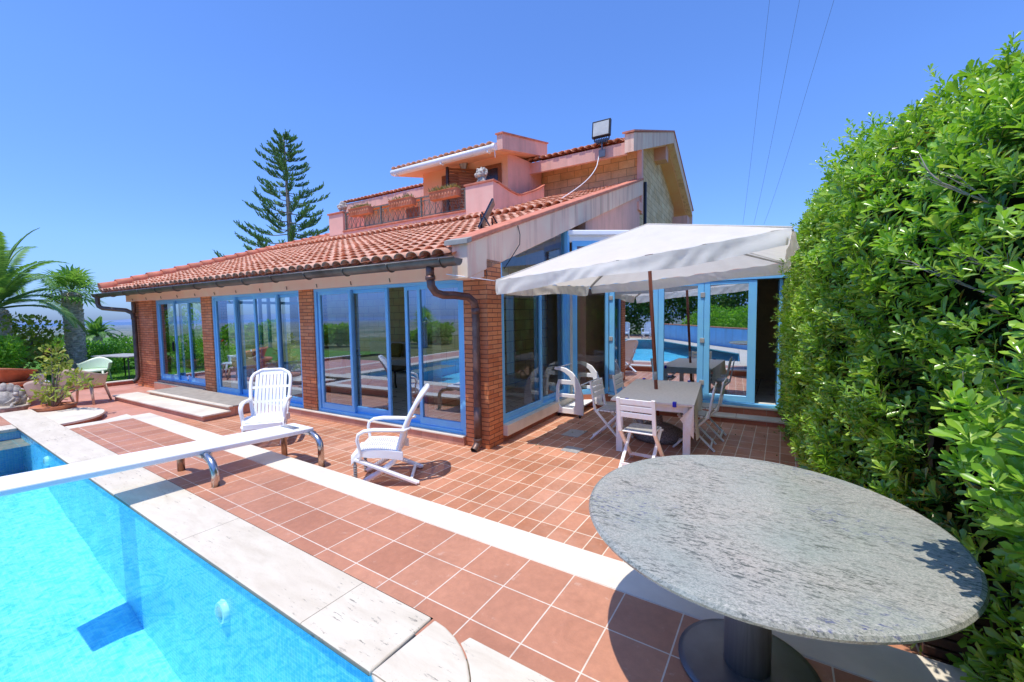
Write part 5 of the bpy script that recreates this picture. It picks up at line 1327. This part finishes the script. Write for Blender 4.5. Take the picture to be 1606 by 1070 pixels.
m = MB(); m.prism([(-10.3,2.2),(-9.54,2.0),(-9.54,2.62),(-10.6,2.62)], 'z', .001, .035); struct(m, 'low_step', 'marble')
def tub_chair(mat, lab, x, y, deg, s=1., grp='plastic tub chairs in the garden', z=0.):
    t = thing('tub_chair', (x,y,z), R(deg), lab, 'chair', grp)
    m = MB()
    def sh(u, v):
        a = math.pi*(1.0+u*1.0)     # arc around the back (+y is the back)
        a = -math.pi*.12 + u*math.pi*1.24
        top = .74 - .16*abs(math.cos(a))**1.5
        r_ = .30+.05*v; return (r_*math.cos(a)*1.05, r_*math.sin(a)*.95+.02, .38+(top-.38)*v)
    m.grid(sh, 24, 6); m.build('shell_back', mat, t, solid=.02)
    m = MB(); m.lathe([(.01,.39),(.28,.40),(.31,.37),(.30,.34),(.01,.33)], n=26); m.build('seat', mat, t)
    for sx in (-1,1):
        for sy in (-1,1):
            m = MB(); m.tube([(sx*.22,sy*.20,.36),(sx*.28,sy*.27,.0)], [.03,.018], 8); m.build('leg', mat, t)
    t.scale = (s,s,s); return t
tub_chair('pale_green', 'pale green plastic tub chair standing on the lawn by the flowering hedge', -16.85, 3.55, 60, 1.0, z=.02)
tub_chair('beige_plastic', 'beige plastic tub chair with its round back to the pool, behind the potted shrub', -13.05, 2.55, -130, 1.12)
tub_chair('beige_plastic', 'smaller beige tub chair in front of the other one, half hidden by the potted shrub', -12.55, 1.95, -140, .92)
tub_chair('pale_blue', 'pale blue white tub chair beside the terracotta bowls', -14.6, 1.95, 200, 1.1)
tub_chair('pale_green', 'pale green tub chair seen through the far glazed bay', -13.2, 6.6, 70, 1.1, z=.14)
t = thing('garden_table', (-17.25, 4.35, .02), R(20), 'grey topped garden table on thin dark legs on the lawn', 'table')
m = MB(); m.box(-.75,.75,-.45,.45,.70,.735); m.build('table_top', 'lead', t, bevel=.01)
for sx in (-1,1):
    for sy in (-1,1):
        m = MB(); m.bar((sx*.6,sy*.35,.70),(sx*.66,sy*.4,0),.03,.03); m.build('leg', 'black', t)
# carved shell planter, bowls
t = thing('shell_planter', (-12.75,1.36,.0), R(72), 'carved pale stone shell planter with small figures at the pool corner', 'planter')
m = MB()
for k in range(9):
    a = math.pi*(k+.5)/9; m.ball((.30*math.cos(a),.10,.30+.34*math.sin(a)*.9), .11, 6, .75, .7, 1.35)
m.ball((0,.08,.32), .26, 8, 1.05, .5, 1); m.build('shell', 'limestone', t)
m = MB(); m.lathe([(.26,.0),(.30,.06),(.34,.12),(.40,.20),(.41,.235),(.34,.23)], c=(0,-.08,0), n=28, sx=1.05, sy=.75); m.build('basin', 'limestone', t)
for s in (-1,1):
    m = MB(); m.ball((s*.20,-.06,.36),.07,6,1,1,1.4); m.ball((s*.20,-.07,.49),.05,6); m.tube([(s*.20,-.09,.42),(s*.12,-.2,.34),(s*.05,-.2,.30)],.022,6); m.tube([(s*.20,-.10,.31),(s*.17,-.25,.28),(s*.17,-.28,.2)],.03,6); m.build('figure', 'limestone', t)
t.scale = (.86,.86,.86)
def bowl(x, y, z, r, hgt_, tx, lab, mat='terracotta'):
    t = thing('plant_bowl', (x,y,z), 0, lab, 'plant pot', 'terracotta plant pots'); t.rotation_euler = (R(tx), R(tx*.5), 0)
    m = MB(); m.lathe([(r*.55,0),(r*.62,.01),(r*.95,hgt_*.85),(r*1.04,hgt_*.86),(r*1.04,hgt_),(r*.93,hgt_),(r*.85,hgt_*.8),(.01,hgt_*.75)], n=28); m.build('bowl', mat, t)
    m = MB(); m.lathe([(r*.85,hgt_*.82),(.01,hgt_*.84)], n=20); m.build('soil', 'soil', t); return t
m = MB(); m.box(-.42,.42,-.35,.35,0,.42); o = m.build('brick_plinth', 'brick', bevel=.01); o.location = (-14.15,1.5,0); tag(o, 'low brick plinth carrying the terracotta bowl', 'plinth')
m = MB(); m.lathe([(.34,0),(.47,.05),(.50,.13),(.44,.13),(.01,.10)], n=26); o = m.build('plant_saucer', 'terracotta'); o.location = (-14.12,1.55,.421); tag(o, 'shallow terracotta saucer under the tilted bowl', 'saucer')
bowl(-14.12,1.55,.53,.43,.30,-9,'wide tilted terracotta bowl resting on a saucer near the stone shell')
bowl(-17.6,2.0,.02,.30,.38,0,'terracotta pot of green leaves behind the pale blue chair')
def leafball(P0, rad, n, size, wid, mat, parent, name='foliage', sq=(1,1,.8), quick=True, shell=.55, off=(0,0,0)):
    d = norm(RNG.normal(size=(n,3))); r_ = (shell+(1-shell)*RNG.uniform(0,1,n)**.5)
    P = np.array(P0) + d*r_[:,None]*rad*np.array(sq); D = norm(d*.6+RNG.normal(size=(n,3))*.6+[0,0,.25])
    L = size*RNG.uniform(.6,1.2,n)
    return P, D, L
def cloud(name, mat, parent, balls, size, wid, sq=(1,1,.8), quick=True, shell=.4):
    Ps, Ds, Ls = [], [], []
    for (x,y,z,r_,n) in balls:
        P, D, L = leafball((x,y,z), r_, n, size, wid, mat, parent, sq=sq, shell=shell); Ps.append(P); Ds.append(D); Ls.append(L)
    P, D, L = np.concatenate(Ps), np.concatenate(Ds), np.concatenate(Ls)
    if quick: return leafmesh(name, mat, quick_leaves(P, D, L, L*wid), QF, parent)
    return leafmesh(name, mat, leaves_at(P, D, L, L*wid), LEAF_F, parent)
# potted shrub
t = thing('potted_shrub', (-12.05,1.92,0), 0, 'yellow green shrub with forked stems in a low pot by the pool corner', 'plant')
m = MB(); m.lathe([(.20,0),(.24,.02),(.31,.16),(.33,.19),(.28,.19),(.01,.15)], n=24); m.build('pot', 'terracotta', t)
balls = [(.10,.0,1.20,.15,42),(.26,.08,1.04,.15,40),(.02,.03,.98,.11,24),(.36,.2,.74,.15,40),(-.30,-.05,.74,.16,44),(.06,-.1,.42,.16,44),(.60,.25,.64,.13,32),(-.52,-.1,.42,.16,48),(.42,.05,.52,.12,26),(.85,.32,.62,.11,24),(.18,.1,.86,.11,22),(-.12,.02,.30,.13,30)]
m = MB()
for b in balls:
    m.tube([(0,0,.15),(b[0]*.35,b[1]*.35,.15+(b[2]-.15)*.5),(b[0],b[1],b[2])], [.022,.015,.006], 6)
m.build('stem', 'bark', t); cloud('foliage', 'olive_leaf', t, balls, .135, .20, quick=False, sq=(1,1,.75), shell=.2)
# low pink roofed hut with a plaster pier, small floodlight on top
t = thing('garden_hut', (-22.4, 2.1, -1.0), R(12), 'low pink tiled hut roof with a plaster pier beyond the lawn', 'hut')
m = MB(); m.box(-1.6,1.6,-1.0,1.0,0,1.15); m.build('wall', 'plaster_pink', t)
m = MB(); m.prism([(-1.2,1.1),(1.2,1.75),(1.2,1.82),(-1.2,1.17)], 'x', -1.8, 1.8); m.build('roof_board', 'cap', t)
m = MB(); tile_field(m, -1.8, 1.8, -1.22, 1.19, .27, 2.4); m.build('roof', 'rooftile', t)
m = MB(); m.box(1.25,1.75,-1.6,-1.2,0,1.25); m.box(1.2,1.8,-1.65,-1.15,1.25,1.32); m.build('pier', 'plaster_pink', t)
t = thing('floodlight', (-20.55, .62+.22, .33), R(12), 'small dark floodlight facing up on the hut pier, behind the potted shrub', 'floodlight')
Mq = Matrix.Rotation(R(38),3,'X')
m = MB(); m.obox((0,0,.20),(.55,.36,.10),Mq); m.build('housing', 'black', t, bevel=.02)
m = MB(); m.obox((0,-.03,.245),(.46,.28,.03),Mq); m.build('lens', 'pale_blue', t)
m = MB(); m.bar((-.2,0,0),(-.2,0,.22),.03,.03); m.bar((.2,0,0),(.2,0,.22),.03,.03); m.build('bracket', 'black', t)
# flowering hedge at the edge of the lawn
t = thing('flowering_hedge', (-20.5, 6.0, 0), R(0), 'bright green hedge with pale lilac flowers behind the garden chair', 'hedge')
balls = []
for k in range(26):
    u = k/25; balls.append((-2.2+u*4.4+random.uniform(-.3,.3), -2.2+u*3.8+random.uniform(-.5,.5), .35+random.uniform(0,.45), .55+random.uniform(0,.2), 700))
cloud('foliage', 'garden_leaf', t, balls, .10, .22, quick=True)
P, D, L = [], [], []
for b in balls:
    p, d, l = leafball(b[:3], b[3]*1.02, 22, .06, .5, None, None, shell=.95); P.append(p); D.append(d); L.append(l)
P, D, L = map(np.concatenate, (P,D,L)); leafmesh('flower', 'petal', quick_leaves(P, D, L, L*.5), QF, t)
def bush(x, y, z, r, nb, n, mat, lab, size=.12, wid=.25, red=0, name='bush', grp='garden bushes', cat='bush', tall=1.):
    t = thing(name, (x,y,z), 0, lab, cat, grp)
    balls = [(random.gauss(0,.45)*r, random.gauss(0,.45)*r, r*tall*(.35+.75*random.random()), r*random.uniform(.38,.6), n) for _ in range(nb)]
    cloud('foliage', mat, t, balls, size, wid)
    m = MB()
    for b in balls[:6]: m.tube([(0,0,0),(b[0]*.4,b[1]*.4,b[2]*.5),b[:3]], [.05*r,.03*r,.012*r], 6)
    m.build('stem', 'bark', t)
    if red:
        p, d, l = leafball((0,0,r*.9), r*.9, red, .12, .5, None, None, shell=.9); leafmesh('flower', 'red_petal', quick_leaves(p, d, l, l*.5), QF, t)
    return t
bush(-18.3,1.35,.0,1.0,14,500,'garden_leaf','leafy green bush with a few red flowers at the left edge', red=14)
bush(-20.2,2.5,.2,1.25,10,170,'olive_leaf','loose airy yellow green bush under the two palms', .16, .3, tall=1.25)
bush(-22.5,1.2,.2,1.6,14,500,'garden_leaf','large round green bush behind the big palm')
bush(-19.3,4.3,-.2,.55,6,200,'oleander','small dark shrub under the grey garden table', .1)
for k,(px_,D_,r_,lab) in enumerate(((170,70,3.2,'distant round tree on the slope, nearest the downpipe'),(205,58,2.6,'distant bushy tree right behind the downpipe'),(150,95,4.0,'distant dark tree below the small far palm'),(60,60,3.2,'distant tree behind the palm trunks'))):
    p = Vector((0,0,1.85))+ray(px_,545)*D_; bush(p.x,p.y,hgt(p.x,p.y)-.3,r_,9,260,'oleander',lab,.45,.35,name='distant_tree',grp='trees on the slope',cat='tree')

# palms -------------------------------------------------------------------------------------
def frond(base, az, el, L, droop, nl, ll, lw, V, stem, mat=None):
    b = Vector(base); d0 = Vector((math.cos(az)*math.cos(el), math.sin(az)*math.cos(el), math.sin(el)))
    pts = [b]; d = d0.copy(); n = 14
    for i in range(n):
        d = (d + Vector((0,0,-droop*(i+1)/n*.32))).normalized(); pts.append(pts[-1]+d*L/n)
    stem.tube(pts, [.035*(1-.85*i/n)*L/2.4 for i in range(n+1)], 5)
    for k in range(nl):
        t_ = .14+.86*k/nl; i = min(n-1,int(t_*n)); f = t_*n-i; p = pts[i].lerp(pts[i+1], f); dr = (pts[i+1]-pts[i]).normalized()
        sd = dr.cross(Vector((0,0,1))).normalized(); upv = sd.cross(dr)
        ln = ll*(math.sin(math.pi*min(1,.18+t_*.80)))**.7*random.uniform(.85,1.1)
        for s in (-1,1):
            dl = (sd*s*.85+dr*.55+upv*.28+Vector((0,0,-.18))).normalized()
            tip = p+dl*ln+Vector((0,0,-.18*ln)); mid = p+dl*ln*.5; w_ = upv.cross(dl).normalized()*0 + dr*lw
            V.append([tuple(p-w_*.6), tuple(mid-w_), tuple(tip), tuple(mid+w_)])
def pinnate_palm(name, loc, th_, tr, nf, L, lab, seed, ll=.42):
    random.seed(seed); t = thing(name, loc, 0, lab, 'palm', 'garden palms'); V = []; st = MB()
    m = MB(); m.tube([(0,0,-1.5),(0,0,th_*.5),(0,0,th_)], [tr*1.1,tr,tr*1.15], 14)
    for k in range(140):
        a = k*2.4; z = -1+(th_+1)*(k/140); m.obox((tr*1.05*math.cos(a),tr*1.05*math.sin(a),z),(.13,.13,.10),Matrix.Rotation(a,3,'Z')@Matrix.Rotation(.5,3,'Y'))
    m.build('trunk', 'palm_bark', t)
    for k in range(nf):
        el = R(84)-R(70)*(k/nf); frond((0,0,th_), k*2.39996+seed, el, L*random.uniform(.85,1.1), .50+.45*math.cos(el), 70, ll, .026, V, st)
    leafmesh('frond', 'palm', np.array(V), QF, t); st.build('midrib', 'palm', t); return t
p = Vector((0,0,1.85))+ray(-12,486)*12.5
pinnate_palm('date_palm', (p.x,p.y,0), p.z, .27, 24, 2.9, 'large feathery palm with arching fronds at the left edge', 3, .46)
p = Vector((0,0,1.85))+ray(152,528)*30
pinnate_palm('date_palm', (p.x,p.y,p.z-1.6), 1.6, .22, 22, 1.7, 'small grey green palm far down the slope left of the downpipe', 8, .34)
def fan_leaf(base, d, L, R_, V, st, nseg=16):
    b = Vector(base); d = Vector(d).normalized(); tip = b+d*L; st.tube([b,b.lerp(tip,.5)+Vector((0,0,.03)),tip], .012, 5)
    s = d.cross(Vector((0,0,1)));  s = s.normalized() if s.length > .05 else Vector((1,0,0)); u = s.cross(d)
    for k in range(nseg):
        a = R(-125)+R(250)*k/(nseg-1); dl = (d*math.cos(a)+s*math.sin(a)+u*.12*math.cos(a*2)).normalized(); ln = R_*(.75+.25*math.cos(a))*random.uniform(.9,1.08)
        e = tip+dl*ln+Vector((0,0,-.22*ln)); md = tip+dl*ln*.55; w_ = u.cross(dl).normalized()*ln*.055
        V.append([tuple(tip), tuple(md-w_), tuple(e), tuple(md+w_)])
def fan_palm(loc, th_, tr, nf, L, R_, lab, seed, skirt=True):
    random.seed(seed); t = thing('fan_palm', loc, 0, lab, 'palm', 'garden palms'); V = []; DV = []; st = MB(); m = MB()
    m.tube([(0,0,-2),(0,0,th_*.3),(0,0,th_*.7),(0,0,th_)], [tr*1.05,tr,tr*1.1,tr*.8], 16)
    for k in range(int(160*min(1,th_))):
        a = k*2.4; z = -1.2+(th_+1.2)*((k%160)/160); m.obox((tr*.96*math.cos(a),tr*.96*math.sin(a),z),(.05,.12,.16),Matrix.Rotation(a,3,'Z')@Matrix.Rotation(.25,3,'Y'))
    m.build('trunk', 'palm_bark', t)
    for k in range(nf):
        el = R(86)-R(118)*(k/nf); az = k*2.39996
        fan_leaf((0,0,th_), (math.cos(az)*math.cos(el),math.sin(az)*math.cos(el),math.sin(el)), L*random.uniform(.7,1.05), R_, V, st)
    leafmesh('fan_leaves', 'fan_palm', np.array(V), QF, t)
    if skirt:
        for k in range(12):
            az = k*2.39996; el = R(-5)-R(45)*(k/12); fan_leaf((0,0,th_), (math.cos(az)*math.cos(el),math.sin(az)*math.cos(el),math.sin(el)), L*.5, R_*.65, DV, st)
        leafmesh('dry_leaves', 'palm_dead', np.array(DV), QF, t)
    st.build('leaf_stalk', 'palm', t); return t
p = Vector((0,0,1.85))+ray(112,458)*14.5
fan_palm((p.x,p.y,0), p.z-.02, .24, 30, .55, .62, 'stout fan palm with a thick grey trunk behind the potted shrub', 5, False)
p = Vector((0,0,1.85))+ray(100,552)*15.5
fan_palm((p.x,p.y,0), max(.3,p.z-.2), .12, 20, .55, .5, 'low fan palm without a visible trunk below the stout one', 6, False)

# araucaria behind the roof ------------------------------------------------------------------
random.seed(12)
b = Vector((0,0,1.85))+ray(457,400)*32; top = Vector((0,0,1.85))+ray(442,214)*32
t = thing('norfolk_pine', (b.x,b.y,-1), 0, 'tall tiered araucaria pine rising behind the tiled roof', 'tree')
H = top.z+1
m = MB(); lean = Vector((-.3,.0,0)); m.tube([(0,0,0),(0,0,H*.5),(lean.x*.6,0,H*.8),(lean.x,0,H)], [.34,.22,.10,.03], 10); m.build('trunk', 'bark', t)
V = []; st = MB()
z = 5.0
while z < H-.10:
    f = (H-z)/(H-5.0); Lb = .30+4.45*f**.74; nb = 6 if f > .10 else 5; off = random.uniform(0,2)
    for k in range(nb):
        if f > .12 and random.random() < .06: continue
        az = off+2*math.pi*k/nb+random.uniform(-.22,.22); Lk = Lb*random.uniform(.62,1.10); zr = z+random.uniform(-.18,.18)
        pts = []
        for i in range(11):
            q = i/10; dz = .10*Lk*q*(1-f) - .34*Lk*math.sin(q*2.0)*.5*(f+.05) + .40*Lk*max(0,q-.35)**1.6
            pts.append(Vector((lean.x*zr/H + math.cos(az)*Lk*q, math.sin(az)*Lk*q, zr+dz)))
        st.tube(pts, [.045*(1-.8*i/10)*(.35+f) for i in range(11)], 5)
        q0 = .36 if f > .3 else .12
        ns = max(8, int((1-q0)*Lk*6.6))
        for j in range(ns):
            q = q0+(1-q0)*(j+random.random()*.8)/ns; i = min(9,int(q*10)); p = pts[i].lerp(pts[i+1],q*10-i); dr = (pts[i+1]-pts[i]).normalized(); sd = dr.cross(Vector((0,0,1))).normalized()
            for s in (-1,1,random.uniform(-.5,.5)):
                ln = random.uniform(.34,.62)*(.6+.4*f)
                dl = (sd*s*random.uniform(.35,.75)+dr*random.uniform(.6,1.)+Vector((0,0,random.uniform(.45,1.0)))).normalized()
                for c_ in range(13):
                    dd_ = (dl+Vector((random.gauss(0,.22),random.gauss(0,.22),random.gauss(0,.22)))).normalized(); a0 = p+dl*ln*.085*c_; e = a0+dd_*ln*random.uniform(.30,.5); w_ = dd_.cross(Vector((random.gauss(0,1),random.gauss(0,1),random.gauss(0,1))))  .normalized()*.034
                    V.append([tuple(a0-w_*.5), tuple(a0.lerp(e,.5)-w_), tuple(e), tuple(a0.lerp(e,.5)+w_)])
    z += .46+.50*f
leafmesh('needles', 'pine', np.array(V), QF, t); st.build('branch', 'bark', t)

# ------------------------------------------------------------------ what the windows mirror, behind the photographer
random.seed(31)
m = MB(); m.prism([(-.2,-4.6),(-5.2,-12.9),(-5.0,-13.0),(0,-4.7)],'z',0,1.05); o = m.build('blue_wall', 'blue_wall'); tag(o, 'blue painted garden wall mirrored in the glass doors beyond the pool', 'wall')
m = MB(); m.prism([(-.24,-4.58),(-5.24,-12.88),(-4.96,-13.02),(.04,-4.7)],'z',1.051,1.10); o2 = m.build('wall_coping', 'cap', o)
t = thing('clipped_hedge', (3.4,-9,0), 0, 'light green hedge above the blue wall, mirrored in the doors', 'hedge')
cloud('foliage', 'garden_leaf', t, [(-3.2+(-5.2+6.4*(1-k/17))+2.2, -13+10*(1-k/17)+9, 1.0+random.uniform(0,.55), .95, 700) for k in range(18)], .16, .3)
t = thing('tree_belt', (-2,-17.5,0), 0, 'dark belt of dense shrubs beyond the far end of the pool, mirrored in the doors', 'shrubs')
cloud('foliage', 'dark_tree', t, [(-11+20*k/39+random.uniform(-.4,.4), random.uniform(-1,1), .9+random.uniform(0,3.2), 1.5, 800) for k in range(40)], .26, .3)
for k,(x,y,s) in enumerate(((-7.1,-11.8,170),(-5.75,-11.95,190))):
    c_ = copy_tree(r1); place(c_, x, y, DZ, s); c_['label'] = ('white garden recliner at the far pool end near the small green parasol, mirrored','white garden recliner at the far pool end nearer the blue wall, mirrored')[k]; c_['group'] = 'recliners at the far pool end'
t = thing('garden_parasol', (-7.9,-12.2,DZ), 0, 'small pale green parasol at the far pool end, mirrored in the doors', 'parasol')
m = MB(); m.tube([(0,0,0),(0,0,1.72)], .025, 8); m.build('pole', 'white_metal', t)
m = MB(); m.lathe([(.85,1.45),(.5,1.62),(.02,1.74)], n=8, smooth=False); m.build('canopy', 'pale_green', t)
m = MB(); sheet(m, -13, 5, -17, -12.45, DZ-.01); struct(m, 'far_deck', 'patio_tile')
for k,(x,y,r_,lab) in enumerate(((-23,-9,1.1,'round green tree mirrored in the middle windows'),(-18.5,-13,1.1,'green shrub mirrored in the windows by the pool end'),(-27,-6,1.2,'leafy tree mirrored in the far windows'),(-15.5,-17,1.2,'green tree mirrored in the corner windows'))):
    bush(x,y,-.1,r_,12,330,'garden_leaf',lab,.22,.3,name='garden_tree',grp='garden trees beyond the pool',cat='tree')
p = (-17.2,-10.5,0); fan_palm(p, 1.5, .16, 22, .5, .6, 'fan palm beyond the pool, mirrored in the corner windows', 15, False)
